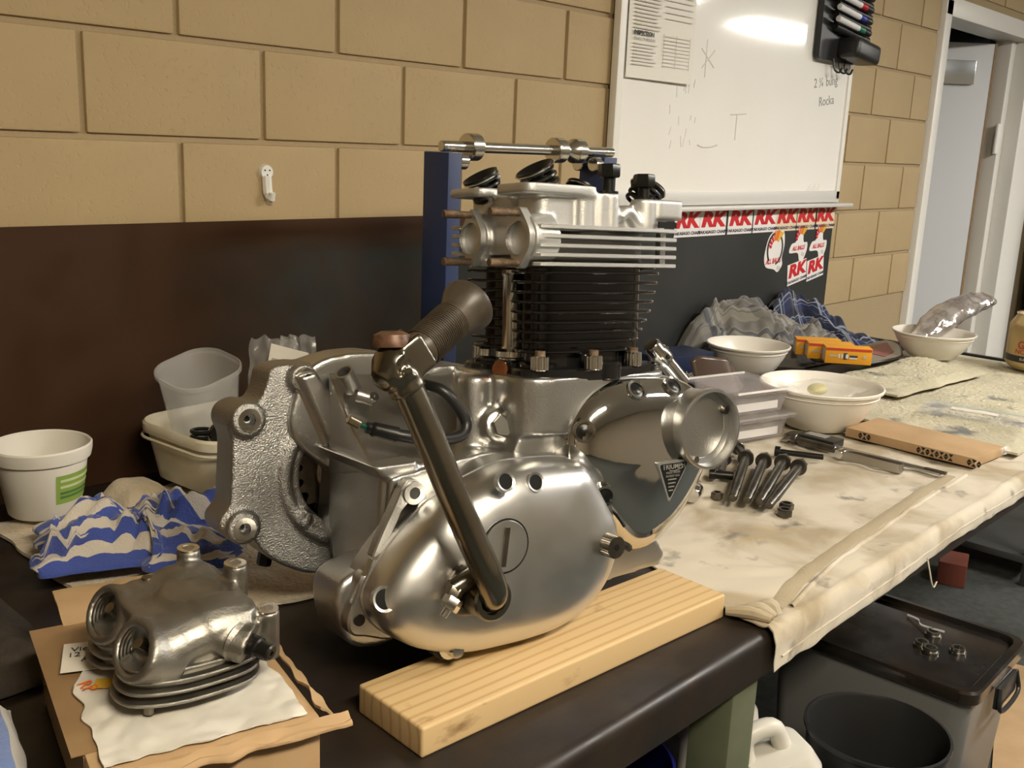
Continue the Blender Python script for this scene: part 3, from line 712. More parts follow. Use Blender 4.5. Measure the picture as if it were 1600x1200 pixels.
for a in (-1.9, .5, 2.6):
    m = EB(); c = bc+Vector((math.cos(a)*.050, 0, math.sin(a)*.050)); m.cyl(c+Vector((0, .005, 0)), c+Vector((0, .013, 0)), .0055, n=12); m.build('housing_screw_pillar', M['dark_steel'], tcv)
for x, z, y, tx, tz in ((.238, .336, -.021, -.55, .15), (.272, .240, -.013, -.40, -.2), (.330, .390, -.016, 0, .75), (.405, .392, -.017, .1, .75)):
    ax = Vector((tx, 1, tz)).normalized(); c = Vector((x, y, z))
    m = EB(); m.lathe([(.0175, -.012), (.0165, .004), (.0125, .0035), (.0115, -.010)], c, ax, 26, close=True); m.build('screw_pocket', M['chrome'], tcv)
    m = EB(); m.lathe([(0, .0025), (.0065, .0025), (.0075, .0018), (.0122, .0018), (.0122, -.01)], c, ax, 20); m.build('socket_screw', M['black_oxide'], tcv)
# patent plate
M['plate_black'] = mat('plate_black', (.012, .012, .013), .35); M['plate_silver'] = mat('plate_silver', (.70, .70, .68), .3, .8)
def tri(s, c=(.388, .264), r=.006):
    P3 = [(-.034*s, .020*s), (0, -.046*s), (.034*s, .020*s)]; o = []
    for i in range(3):
        p = Vector(P3[i]); a = (Vector(P3[i-1])-p).normalized(); b = (Vector(P3[(i+1) % 3])-p).normalized()
        for t in (0, .25, .5, .75, 1): q = p + a*r*(1-t)**2 + b*r*t**2; o.append((c[0]+q.x, c[1]+q.y))
    return o
ty = lambda a, b, h: (a, h+.0090-(.285-b)*.12, b)
m = EB(); m.prism(tri(1.0), -.006, .0008, ty); pp = m.build('patent_plate', M['plate_silver'], tcv)
pp['label'] = 'black triangular maker plate'
m = EB(); m.prism(tri(.86, (.388, .2632)), .0, .0013, ty); m.build('plate_field', M['plate_black'], pp)
def etext(s, size, x, z, y, sx=1.0, name='lettering', bold=0, tilt=.12):
    o = link(name, text_mesh(s, size, .0002, 0, bold, sx=sx), M['plate_silver'], pp); o.matrix_local = Matrix.Translation((x, -y, z)) @ Matrix.Rotation(PI/2-tilt*-1*0-.0, 4, 'X') @ Matrix.Rotation(0, 4, 'Z')
    o.matrix_local = Matrix.Translation((x, -y, z)) @ Matrix.Rotation(PI/2+tilt*0+.12*-1, 4, 'X'); return o
etext('TRIUMPH', .0112, .388, .2755, ty(.388, .2755, .0019)[1], 1.0, 'brand_name', .0002)
etext('MADE UNDER', .0046, .388, .2660, ty(.388, .266, .0019)[1])
etext('PATENT NOS', .0046, .388, .2605, ty(.388, .2605, .0019)[1])
m = EB(); m.tube(path([ty(.380, .2695, .0015), ty(.392, .2685, .0015), ty(.408, .2725, .0015)], 5), .0007, 5); m.build('underline_flourish', M['plate_silver'], pp)
for k, w in enumerate((.017, .015, .012, .009)):
    z = .2552-.0058*k; m = EB(); a = ty(.388, z, .0014); m.box(a, (w, .0007, .0017)); m.build('number_line', M['plate_silver'], pp, smooth=False)

# --- hex plug, stub, lead, oil pipe
m = EB(); m.hexp((.146, -.104, .338), (.141, -.082, .344), .0175, .3); m.build('hex_plug', M['bright'], eng)
m = EB(); m.lathe([(.0125, 0), (.0135, .034), (.0105, .034), (.009, .0)], (-.036, -.205, .392), (-.55, .25, .78), 18, close=True); m.lathe([(.011, -.004), (.006, 0), (.0, 0)], (-.036, -.205, .40), (-.55, .25, .78), 16)
m.tube([(-.035, -.195, .385), (-.014, -.185, .378)], .010, 10); m.build('breather_stub', M['cast'], eng)
m = EB(); m.cyl((-.018, -.19, .376), (-.016, -.178, .384), .007, n=12); m.build('stub_screw', M['bright'], eng)
cab = path([(.038, -.14, .402), (.058, -.115, .394), (.082, -.105, .365), (.088, -.10, .345), (.072, -.095, .331), (.030, -.095, .331), (-.010, -.10, .338), (-.040, -.115, .346)], 7)
m = EB(); m.tube(cab, .0085, 10); m.build('generator_lead', M['black_rubber'], eng)
m = EB(); m.tube(path([(-.018, -.105, .340), (-.045, -.117, .347), (-.058, -.12, .351)], 4), [.0105]*6+[.008]*3, 10); m.build('heat_sleeve', M['black_rubber'], eng)
m = EB(); m.tube([(-.056, -.12, .351), (-.070, -.122, .356)], .004, 8); m.build('green_wire', M['green_wire'], eng)
m = EB(); m.bevcyl((-.067, -.122, .355), (-.083, -.124, .364), .0065, .001, 12); m.build('bullet_connector', M['brass'], eng)
m = EB(); m.lathe([(.015, -.004), (.017, .004), (.011, .014), (.009, .014)], (.030, -.15, .396), (.3, .5, .6), 16); m.build('lead_grommet', M['black_rubber'], eng)
m = EB(); m.cyl((.505, -.10, .385), (.462, -.10, .424), .0135, n=20); m.build('oil_pipe', M['bright'], eng)
m = EB(); m.lathe([(.0165, 0), (.0175, .004), (.0175, .022), (.015, .026), (.015, .038), (.0125, .042), (0, .042)], (.464, -.10, .421), (-.74, 0, .67), 20); m.build('pipe_union', M['bright'], eng)
for k in range(5):
    a = 1.2*k; d = Vector((-.74, 0, .67)).normalized(); u = Vector((0, 1, 0)); w = d.cross(u); c = Vector((.464, -.10, .421))+d*.013+(u*math.cos(a)+w*math.sin(a))*.0172
    m = EB(); m.sphere(c, .0045, 8, 6); m.build('union_port', M['deep'], eng)

# --- cylinder barrel
bar = bpy.data.objects.new('cylinder_barrel', None); COL.objects.link(bar); bar.parent = eng
def lobes(k=1.0, fx=0.0):
    half = [(.198, -.147), (.178, -.126), (.163, -.095), (.168, -.065), (.195, -.046), (.245, -.040), (.33, -.040), (.385-fx, -.046), (.416-fx, -.068), (.421-fx, -.098), (.402-fx, -.128), (.388-fx, -.147)]
    o = half + [(a, -.294-b) for a, b in half[-2:0:-1]]
    return spline([(.288+(a-.288)*k, -.147+(b+.147)*k) for a, b in o], 3)
m = EB(); m.prism([(a, b) for a, b in lobes(1.02)], .404, .424, XY, .003)
for (x, y) in ((.205, -.09), (.205, -.205), (.3, -.06), (.3, -.235)): m.bevcyl((x, y, .405), (x, y, .432), .03, .003, 20)
m.build('base_flange', M['black_enamel'], bar)
m = EB()
m.prism(lobes(.80), .42, .575, XY); m.build('cylinder_wall', M['black_enamel'], bar)
for k in range(9):
    z = .446+.0142*k; fx = .034*(1-k/8)**1.3; kk = .93+.07*min(1, k/4)
    m = EB(); m.prism(lobes(kk, fx), z, z+.0042, XY, .0012); m.build('cooling_fin', M['black_enamel'], bar)
for (x, y, z) in ((.182, -.055, .423), (.264, -.036, .423), (.352, -.050, .423), (.192, -.205, .423), (.206, -.245, .423)):
    o_ = []
    for k in range(48):
        a = 2*PI*k/48; r = .0125+.0012*abs(math.cos(6*a)); o_.append((x+r*math.cos(a), y+r*math.sin(a)))
    m = EB(); m.prism(o_, z, z+.021, XY, .0015); nn = m.build('twelve_point_nut', M['bright'], bar)
    m = EB(); m.cyl((x, y, z+.019), (x, y, z+.028), .0075, n=12); m.build('stud_end', M['rust_stud'], nn)
m = EB(); m.lathe([(.0215, 0), (.0215, .010), (.025, .012), (.025, .02), (.018, .024), (.0165, .028), (.0165, .13), (.0185, .133), (.0185, .14)], (.192, -.138, .424), (0, 0, 1), 28); m.build('pushrod_tube', M['bright'], bar)
m = EB(); m.lathe([(.027, 0), (.028, .03), (.024, .034), (.02, .034)], (.192, -.138, .398), (0, 0, 1), 26); m.build('tappet_block', M['black_enamel'], bar)
m = EB(); m.lathe([(0, .005), (.005, .006), (.0125, .004), (.0125, 0)], (.158, -.118, .420), (-.85, .5, .1), 18); m.build('locating_screw', M['copper'], bar)

# --- cylinder head
hd = bpy.data.objects.new('cylinder_head', None); COL.objects.link(hd); hd.parent = eng
m = EB()
m.prism(rrect(.215, .130, .03, 4, .300, -.147), .562, .64, XY); m.prism(rrect(.235, .175, .03, 4, .296, -.147), .627, .655, XY)
m.prism(rrect(.255, .16, .02, 4, .292, -.147), .568, .576, XY)
# inlet rocker box seats
m.prism(rrect(.125, .090, .016, 4, .206, -.208), .670, .683, XY); m.prism(rrect(.085, .06, .016, 4, .216, -.205), .62, .672, XY)
m.prism(rrect(.130, .085, .016, 4, .212, -.088), .670, .685, XY); m.prism(rrect(.09, .06, .016, 4, .222, -.088), .62, .672, XY)
m.prism(rrect(.06, .06, .012, 3, .205, -.148), .655, .674, XY)
# bolt towers and exhaust seats
m.prism(rrect(.040, .05, .014, 4, .287, -.068), .626, .676, XY); m.prism(rrect(.034, .04, .012, 4, .258, -.068), .626, .672, XY)
m.bevcyl((.300, -.056, .624), (.300, -.056, .677), .016, .002, 20)
m.bevcyl((.372, -.060, .626), (.372, -.060, .672), .0195, .002, 20)
m.prism(rrect(.058, .06, .010, 3, .408, -.068), .642, .672, XY); m.prism(rrect(.10, .18, .015, 3, .375, -.15), .624, .662, XY)
m.bevcyl((.300, -.240, .60), (.300, -.240, .676), .016, .002, 20); m.bevcyl((.20, -.225, .60), (.20, -.225, .68), .016, .002, 20)
m.tube(path([(.315, -.05, .642), (.335, -.052, .652), (.36, -.055, .628)], 5), .010, 8)
# port stubs
for y in (-.069, -.192): m.cyl((.20, y-.003, .609), (.156, y, .609), .036, .033, 24)
m.prism([(.15, .585), (.21, .585), (.21, .64), (.15, .625)], -.17, -.09, lambda a, b, h: (a+.02, h, b))
m.fuse('head_casting', M['head_alloy'], hd, .0029, 2)
for i, z in enumerate((.5735, .5865, .5995, .6125, .6255)):
    m = EB(); dx = .006 if i == 0 else 0
    o_ = [(.160, -.046), (.166, -.037), (.18, -.034), (.408, -.034), (.424, -.040), (.429, -.056), (.429, -.232), (.422, -.246), (.408, -.252), (.165, -.252), (.150, -.247), (.146, -.235), (.148, -.222), (.185, -.20), (.19, -.10)]
    m.prism(o_, z-.0029, z+.0029, XY, .001); m.build('cooling_fin', M['head_alloy'], hd)
for x, y in ((.405, -.055), (.405, -.235)):
    m = EB(); m.box((x, y, .60), (.012, .012, .055), bev=.003); m.build('fin_rib', M['head_alloy'], hd)
m = EB(); m.box((.402, -.0385, .6345), (.035, .004, .009)); m.build('casting_slot', M['deep'], hd)
for y in (-.069, -.192):
    o_ = spline([(y, .043+.609), (y+.010, .034+.609), (y+.0255, .014+.609), (y+.0285, .609), (y+.0255, .609-.014), (y+.010, .609-.034), (y, .609-.043), (y-.010, .609-.034), (y-.0255, .609-.014), (y-.0285, .609), (y-.0255, .609+.014), (y-.010, .609+.034)], 4)
    m = EB(); prism_hole(m, o_, (y, .609), .0235, .162, .1495, lambda a, b, h: (h, a, b)); fl = m.build('inlet_flange', M['head_alloy'], hd)
    m = EB(); m.lathe([(.0235, 0), (.0215, .03), (.014, .045), (0, .046)], (.150, y, .609), (1, -.25, -.1), 26); m.build('port_bore', M['cast_rough'], fl)
    for sz in (-1, 1):
        m = EB(); m.lathe([(0, 0), (.0055, 0), (.0062, .002), (.0062, .026), (.0052, .027), (.0052, .056)], (.102, y, .609+sz*.0345), (1, 0, 0), 12); m.build('inlet_stud', M['rust_stud'], fl)
# loose head bolts
for x, y, z0, z1 in ((.300, -.056, .677, .700), (.372, -.060, .672, .690), (.205, -.226, .683, .690), (.30, -.24, .676, .70)):
    m = EB(); m.cyl((x, y, z0-.004), (x, y, z1), .0088, n=16); m.lathe([(.0145, 0), (.0145, .003), (0, .003)], (x, y, z0), (0, 0, 1), 18); m.hexp((x, y, z1), (x, y, z1+.019), .0165, .35); m.build('head_bolt', M['black_oxide'], hd)
# valve springs
def vspring(b, ax, s=1.0):
    b = Vector(b); ax = Vector(ax).normalized(); u, w, d = MB().frame(ax)
    m = EB(); hel = [b+d*(.030*t)*s+(u*math.cos(2*PI*3.2*t)+w*math.sin(2*PI*3.2*t))*.0225*s for t in [i/70 for i in range(71)]]
    m.tube(hel, .0030*s, 7); m.build('valve_spring', M['black_oxide'], hd)
    m = EB(); m.lathe([(0, .012), (.006, .012), (.007, .019), (.010, .024), (.018, .030), (.0265, .036), (.0280, .0365), (.0280, .0335), (.022, .029)], b, d, 30)
    c = m.build('spring_collar', M['black_oxide'], hd)
    m = EB(); m.tube([b+d*(.0315)*s+(u*math.cos(2*PI*i/40)+w*math.sin(2*PI*i/40))*.0272*s for i in range(40)], .0013, 6, close=True); m.build('collar_rim', M['bright'], c)
vspring((.190, -.203, .672), (-.50, 0, .86)); vspring((.205, -.085, .677), (-.50, 0, .86), 1.08)
vspring((.345, -.195, .664), (.5, 0, .86)); vspring((.395, -.095, .664), (.5, 0, .86), 1.05)
# drain bolts under the case
m = EB(); m.hexp((-.128, -.31, .142), (-.132, -.31, .122), .011); m.build('drain_bolt', M['black_oxide'], eng)

# main castings carry their details; nothing sits deeper than a sub-part
for emp, main, nm in ((hd, 'head_casting', 'cylinder_head'), (bar, 'cylinder_wall', 'cylinder_barrel'), (ks, 'lever_arm', 'kick_starter')):
    mo = [c for c in emp.children if c.name.startswith(main)][0]
    for c in list(emp.children):
        if c is not mo: c.parent = mo
    mo.parent = eng; bpy.data.objects.remove(emp); mo.name = nm
for part in list(eng.children):
    for sp1 in list(part.children):
        for sp2 in list(sp1.children): sp2.parent = part
# ================================================================ PLANK
def wood_mat():
    m = mat('pine', (.62, .42, .20), .55); nt = m.node_tree; N = nt.nodes; L = nt.links; b = N['Principled BSDF']
    tc = N.new('ShaderNodeTexCoord'); mp = N.new('ShaderNodeMapping'); mp.inputs['Scale'].default_value = (.55, 9, 9); L.new(tc.outputs['Object'], mp.inputs[0])
    n0 = N.new('ShaderNodeTexNoise'); n0.inputs['Scale'].default_value = 2.2; n0.inputs['Detail'].default_value = 2; L.new(mp.outputs[0], n0.inputs['Vector'])
    wv = N.new('ShaderNodeTexWave'); wv.wave_type = 'BANDS'; wv.bands_direction = 'Y'; wv.inputs['Scale'].default_value = 17; wv.inputs['Distortion'].default_value = 5.0; wv.inputs['Detail'].default_value = 2.5; wv.inputs['Detail Scale'].default_value = .6
    mp2 = N.new('ShaderNodeMapping'); mp2.inputs['Scale'].default_value = (.10, 1, .8); mp2.inputs['Location'].default_value = (0, .05, .09); L.new(tc.outputs['Object'], mp2.inputs[0]); L.new(mp2.outputs[0], wv.inputs['Vector'])
    cr = N.new('ShaderNodeValToRGB'); e = cr.color_ramp.elements; e[0].position = .3; e[0].color = (.54, .385, .20, 1); e[1].position = .95; e[1].color = (.43, .285, .13, 1)
    k = e.new(.78); k.color = (.53, .375, .19, 1)
    L.new(wv.outputs['Color'], cr.inputs['Fac'])
    st = N.new('ShaderNodeTexNoise'); st.inputs['Scale'].default_value = 26; st.inputs['Detail'].default_value = 5; mp3 = N.new('ShaderNodeMapping'); mp3.inputs['Scale'].default_value = (.45, 1, 1); L.new(tc.outputs['Object'], mp3.inputs[0]); L.new(mp3.outputs[0], st.inputs['Vector'])
    sr = N.new('ShaderNodeValToRGB'); s = sr.color_ramp.elements; s[0].position = .22; s[0].color = (.25, .16, .09, 1); s[1].position = .36; s[1].color = (1, 1, 1, 1)
    L.new(st.outputs['Fac'], sr.inputs['Fac'])
    mx = N.new('ShaderNodeMix'); mx.data_type = 'RGBA'; mx.blend_type = 'MULTIPLY'; mx.inputs[0].default_value = .8
    L.new(cr.outputs['Color'], mx.inputs[6]); L.new(sr.outputs['Color'], mx.inputs[7]); L.new(mx.outputs[2], b.inputs['Base Color'])
    return m
M['pine'] = wood_mat()
px0 = Vector((-.165, -1.187, 0)); pdir = Vector((.604, -.038, 0)); plen = pdir.length; pdir.normalize(); pn = Vector((-pdir.y, pdir.x, 0))
pc = px0 + pdir*plen/2 + pn*.066
plank = MB().box((0, 0, .0203), (plen, .132, .0404), bev=.004, seg=3).build('timber_plank', M['pine'], None, loc=pc, rot=(0, 0, math.atan2(pdir.y, pdir.x)))
tag(plank, 'pale pine plank with knots lying under the engine', 'plank')
# ================================================================ LEFT OF THE ENGINE
M['blue_paint'] = mat('navy_powder_coat', (.018, .032, .095), .45)
M['fleece'] = mat('stained_fleece', (.52, .44, .32), .95, bump=1.0, bscale=130, var=[(.42, .34, .23), (.56, .49, .37)], vscale=9, sheen=.3)
M['tub'] = mat('grimy_white_plastic', (.60, .53, .38), .4, var=[(.66, .62, .50), (.40, .32, .18)], vscale=9, ramp=(.35, .8))
M['bucket'] = mat('bucket_plastic', (.72, .69, .62), .4)
M['clear'] = mat('cloudy_plastic', (.72, .71, .68), .22, alpha=.24)
M['film'] = mat('clear_film', (.70, .70, .68), .10, alpha=.13, spec=1.0)
M['card'] = mat('brown_cardboard', (.36, .235, .12), .75, var=[(.42, .28, .15)], vscale=11)
M['tape'] = mat('brown_parcel_tape', (.22, .135, .065), .18, var=[(.27, .17, .085)], vscale=8)
M['label_white'] = mat('label_paper', (.66, .62, .55), .45)
M['bagfilm'] = mat('white_mailer_film', (.60, .57, .50), .28, var=[(.70, .67, .61)], vscale=12, alpha=.92)
def stripes(name, c0, c1, n, uv=0, frac=.5, c2=None):
    m = mat(name, c0, .95, sheen=.25); nt = m.node_tree; N = nt.nodes; L = nt.links; b = N['Principled BSDF']
    tc = N.new('ShaderNodeTexCoord'); sp = N.new('ShaderNodeSeparateXYZ'); L.new(tc.outputs['UV'], sp.inputs[0])
    mu = N.new('ShaderNodeMath'); mu.operation = 'MULTIPLY'; mu.inputs[1].default_value = n; L.new(sp.outputs[uv], mu.inputs[0])
    fr = N.new('ShaderNodeMath'); fr.operation = 'FRACT'; L.new(mu.outputs[0], fr.inputs[0])
    gt = N.new('ShaderNodeMath'); gt.operation = 'GREATER_THAN'; gt.inputs[1].default_value = frac; L.new(fr.outputs[0], gt.inputs[0])
    mx = N.new('ShaderNodeMix'); mx.data_type = 'RGBA'; mx.inputs[6].default_value = (*c0, 1); mx.inputs[7].default_value = (*c1, 1)
    L.new(gt.outputs[0], mx.inputs[0]); L.new(mx.outputs[2], b.inputs['Base Color'])
    n2 = N.new('ShaderNodeTexNoise'); n2.inputs['Scale'].default_value = 260; L.new(tc.outputs['Object'], n2.inputs['Vector'])
    bp = N.new('ShaderNodeBump'); bp.inputs['Strength'].default_value = .7; bp.inputs['Distance'].default_value = .003; L.new(n2.outputs['Fac'], bp.inputs['Height']); L.new(bp.outputs['Normal'], b.inputs['Normal'])
    return m
# wheel balancing stand behind the engine
st = thing('balancing_stand', 'navy blue wheel balancing stand with two posts behind the engine', 'stand', (.83, -.41, 0))
for X0, w in ((.539, .037), (1.041, .048)):
    MB().box((X0+w/2-.83, .0375-.04, .3485), (w, .075, .697), bev=.002).build('post', M['blue_paint'], st)
    MB().box((X0+w/2-.83, .0375-.04, .006), (.10, .30, .012), bev=.003).build('foot', M['blue_paint'], st)
    for s in (-1, 1):
        p = Vector((X0+w+.012-.83 if X0 < .9 else X0-.012-.83, s*.024, .680)); MB().bevcyl(p-Vector((.012, 0, 0)), p+Vector((.012, 0, 0)), .017, .002, 18).build('roller_bearing', M['bright'], st)
MB().box((.815-.83, 0.12, .012), (.50, .04, .024), bev=.003).build('cross_member', M['blue_paint'], st)
M['axle'] = mat('ground_steel', (.66, .64, .58), .20, 1.0)
ax = thing('balancing_axle', 'bright steel axle with collars and cone lying on the blue stand', 'axle', (.833, -.4125, .709))
MB().bevcyl((.569-.85, 0, 0), (1.131-.85, 0, 0), .0115, .002, 20).build('shaft', M['axle'], ax)
for x0, x1 in ((.640, .672), (.913, .945)): MB().lathe([(.0115, 0), (.026, 0), (.0285, .003), (.0285, (x1-x0)-.003), (.026, x1-x0), (.0115, x1-x0)], (x0-.85, 0, 0), (1, 0, 0), 30).build('collar', M['axle'], ax)
MB().lathe([(.0115, 0), (.018, 0), (.012, .012), (.013, .019), (.026, .038), (.028, .040), (.028, .064), (.024, .067), (.0115, .067)], (.946-.85, 0, 0), (1, 0, 0), 30).build('centring_cone', M['axle'], ax)

# cream fleece under the tubs
def fl(u, v):
    x = -.27+.71*u+.02*nz(v*5, u*3, 1); y = -.74+.62*v+.025*nz(u*6, v*2, 4)
    h = .006 + .020*abs(fbm(x, y, 5, 3)) + .018*max(0, nz(x*7+2*y, y*9, 2)) + .050*math.exp(-((x+.020)/.055)**4-((y+.20)/.060)**4)
    ed = min(u, 1-u, v, 1-v)*14; return (x, y, max(.0085, h*min(1, ed+.25)))
o = MB(); o.surf(90, 72, fl, .006); o = o.build('fleece_cloth', M['fleece'], ang=80); tag(o, 'cream fleece cloth spread under the white tubs', 'cloth')
# striped towels
M['stripe'] = stripes('blue_striped_terry', (.045, .075, .30), (.52, .47, .40), 8, 1, .5)
M['stripe2'] = stripes('pale_blue_striped_terry', (.16, .24, .52), (.62, .60, .57), 4, 0, .5)
def tw(u, v):
    a = Vector((-.318, -.45)); b = Vector((-.085, -.625)); c = Vector((-.240, -.285)); d = Vector((.060, -.360))
    p = (a*(1-u)+b*u)*(1-v)+(c*(1-u)+d*u)*v
    w = Vector((nz(u*3.6, v*3.6, 9), nz(u*3.6, v*3.6, 21)))*.095; p = p+w*min(1, .45+4*min(u, 1-u, v, 1-v))
    ed = min(u, 1-u, v, 1-v); e = min(1, ed*5)
    qx = p.x+.035*nz(p.x*9, p.y*9, 3); qy = p.y+.035*nz(p.x*9, p.y*9, 17)
    fold = abs(nz(qx*15+qy*9, qy*22-qx*10, 3))*.045 + abs(nz(qx*31-qy*12, qy*34, 8))*.022 + abs(nz(qx*60, qy*55, 5))*.006
    hump = .040*math.exp(-((u-.35)/.45)**2-((v-.5)/.45)**2)
    return (p.x, p.y, .042+min(1, ed*6)*.010+e*(hump+fold))
o = MB(); o.surf(110, 90, tw, .006); o = o.build('striped_towel', M['stripe'], ang=80); tag(o, 'crumpled royal blue and white striped towel beside the white bucket', 'towel')
def tw2(u, v):
    y = -1.04+.26*v+.008*nz(u*4, v*3, 7); x = -.615+.135*u+.008*nz(u*3, v*4, 3)+(y+.78)*.25; e = min(1, 7*min(u, 1-u, v, 1-v))
    return (x, y, .012+e*(.038+.025*abs(nz(x*16, y*12, 4))+.02*nz(x*9, y*8, 2)))
o = MB(); o.surf(50, 50, tw2, .006); o = o.build('striped_towel', M['stripe2'], ang=80); tag(o, 'pale blue and white towel bunched on the bench left of the cardboard box', 'towel')
# dark rag behind the box
M['rag'] = mat('dark_greasy_rag', (.022, .018, .015), .95, bump=.6, bscale=150, var=[(.055, .042, .03)], vscale=8)
def rg(u, v):
    x = -.70+.33*u+.012*nz(u*3, v*4, 5); y = -.735+.36*v+.015*nz(u*4, v*3, 8); e = min(1, 6*min(u, 1-u, v, 1-v))
    return (x, y, .012+e*(.015+.035*abs(nz(x*16, y*13, 6))+.014*abs(nz(x*34, y*30, 2))))
o = MB(); o.surf(50, 60, rg, .006); o = o.build('greasy_rag', M['rag'], ang=80); tag(o, 'dark greasy rag heaped between the cardboard box and the wall', 'rag')

# white bucket
bk = thing('plastic_bucket', 'white plastic bucket with a green label by the steel sheet', 'bucket', (-.182, -.160, .026))
MB().lathe([(0, .002), (.058, 0), (.062, .004), (.078, .100), (.0785, .104), (.084, .105), (.087, .118), (.0875, .128), (.085, .131), (.082, .129), (.080, .112), (.060, .008), (0, .007)], (0, 0, 0), (0, 0, 1), 48).build('pail', M['bucket'], bk)
M['green_label'] = mat('green_label', (.23, .36, .07), .5); M['green_dark'] = mat('green_label_print', (.07, .17, .05), .5); M['label_pale'] = mat('label_pale_print', (.55, .60, .35), .5)
def wrap(mb, r0, r1, z0, z1, a0, a1, n=12, off=.0008):
    lo = [mb.v(((r0+off)*math.cos(a0+(a1-a0)*k/n), (r0+off)*math.sin(a0+(a1-a0)*k/n), z0)) for k in range(n+1)]
    hi = [mb.v(((r1+off)*math.cos(a0+(a1-a0)*k/n), (r1+off)*math.sin(a0+(a1-a0)*k/n), z1)) for k in range(n+1)]
    for k in range(n): mb.f([lo[k], lo[k+1], hi[k+1], hi[k]])
    return mb
rb = lambda z: .062+.016*(z-.004)/.096
a0, a1 = math.radians(-95), math.radians(-20)
wrap(MB(), rb(.030), rb(.085), .030, .085, a0, a1).build('label', M['green_label'], bk)
for z, mm in ((.072, 'label_pale'), (.060, 'label_pale'), (.048, 'green_dark'), (.040, 'green_dark')): wrap(MB(), rb(z), rb(z+.005), z, z+.005, a0+.1, a1-.15, 12, .0014).build('label_print', M[mm], bk)

# ice cream tub
tb = thing('ice_cream_tub', 'grimy white ice cream tub full of parts beside the engine', 'tub', (.168, -.205, .030), math.radians(5))
rs = []
for s, z in ((.80, .0), (.84, .004), (.955, .090), (.96, .098), (1.02, .099), (1.03, .104), (1.03, .116), (1.0, .121), (.975, .118), (.94, .098), (.80, .008)):
    rs.append([(a*s, b*s, z) for a, b in rrect(.25, .27, .06, 7)])
MB().rings(rs).build('tub_body', M['tub'], tb)
MB().tube([(a*1.035, b*1.035, .090) for a, b in rrect(.25, .27, .06, 7)], .003, 6, close=True).build('rim_bead', M['tub'], tb)
# clear container leaning in the tub
cc = thing('clear_container', 'cloudy clear takeaway container leaning inside the ice cream tub', 'container', (.158, -.150, .072), 0, rot=(.20, -.24, .12))
rs = []
for s, z in ((.70, 0), (.74, .004), (.97, .190), (1.04, .192), (1.04, .200), (1.0, .201), (.955, .190), (.72, .008)): rs.append([(a*s, b*s, z) for a, b in rrect(.150, .135, .05, 7)])
MB().rings(rs).build('container_wall', M['clear'], cc)
sg = thing('coil_spring', 'black coil spring standing in the ice cream tub', 'spring', (.088, -.262, .105))
MB().tube([(.024*math.cos(2*PI*5*t), .024*math.sin(2*PI*5*t), .055*t) for t in [i/100 for i in range(101)]], .0038, 8).build('coil', M['black_oxide'], sg)
cp = thing('filler_cap', 'round black cap with a bright rim in the ice cream tub', 'cap', (.112, -.292, .146), 0, rot=(.75, -.35, 0))
MB().lathe([(0, .018), (.016, .0175), (.026, .013), (.029, .006), (.029, 0)], (0, 0, 0), (0, 0, 1), 32).build('cap_dome', M['black_enamel'], cp)
MB().lathe([(.029, -.004), (.031, -.002), (.031, .006), (.0292, .007)], (0, 0, 0), (0, 0, 1), 32).build('cap_rim', M['bright'], cp)
# plastic bags with parts
def bag(name, label, c, w, h, rz, tilt, seed, extra=None):
    t = thing(name, label, 'bag', c, rz)
    def fn(u, v, s):
        x = (u-.5)*w*(1-.1*v)+.008*nz(u*4, v*4, seed); z = v*h+.010*nz(u*5, 3, seed); y = s*(.018*math.sin(PI*u)*math.sin(PI*min(1, v*1.1))+.010*nz(u*6, v*7, seed+s)) + tilt*v*h
        return (x, y, z)
    for s in (1, -1):
        b = MB(); b.surf(26, 30, lambda u, v: fn(u, v, s)); b.build('film_side', M['film'], t, ang=80)
    return t
b1 = bag('parts_bag', 'clear zip bag of small parts with a white docket in the tub', (.205, -.308, .158), .10, .165, math.radians(-48), .25, 3)
MB().surf(8, 8, lambda u, v: (-.01+.075*u+.012*v, -.026-.004*u+.25*(.085+.07*v), .075+.085*v-.015*u)).build('docket', M['paper'], b1)
MB().box((-.005, -.018, .105), (.03, .006, .035), bev=.002).build('red_packet', M['red'], b1)
for k in range(3): MB().box((.028, -.0285+.25*(.098+.014*k), .100+.014*k), (.045, .0008, .002), Matrix.Rotation(.2, 3, 'Y')).build('docket_print', M['greyink'], b1, smooth=False)
b2 = bag('parts_bag', 'small empty clear bag behind the docket bag', (.320, -.235, .12), .08, .185, math.radians(-40), .2, 8)

# ================================================================ CARDBOARD BOX AND SPARE HEAD
BX = Vector((-.382, -.955, 0)); BZ = .105
bx = thing('cardboard_box', 'taped brown cardboard carton with a raised flap on the bench corner', 'box', (-.368, -.972, .0), math.radians(-14.5))
bw, bd = .232, .352
MB().box((0, 0, BZ/2+.0008), (bw, bd, BZ-.0016), bev=.003).build('carton', M['card'], bx)
MB().box((-bw/2+.03, .02, BZ+.0007), (.085, bd-.05, .0014)).build('tape_strip', M['tape'], bx, smooth=False)
MB().box((-bw/2-.0007, .02, BZ*.55), (.0014, bd-.05, BZ*.85)).build('tape_strip', M['tape'], bx, smooth=False)
fp = MB(); fp.surf(12, 8, lambda u, v: (-.09+.165*u, bd/2-.01+.085*v, BZ+.002+.012*math.sin(v*PI*.5)+.004*nz(u*4, v*3)), .004); fp.build('raised_flap', M['card'], bx)
def torn(u, v):
    x = bw/2-.19+.22*u; y = -bd/2-.018+.014*v+.006*nz(u*9, 2, 5); return (x, y, BZ+.002-.008*(1-v)+.004*nz(u*6, v*3, 2))
fp = MB(); fp.surf(24, 6, torn, .003); fp.build('torn_flap', M['card'], bx)
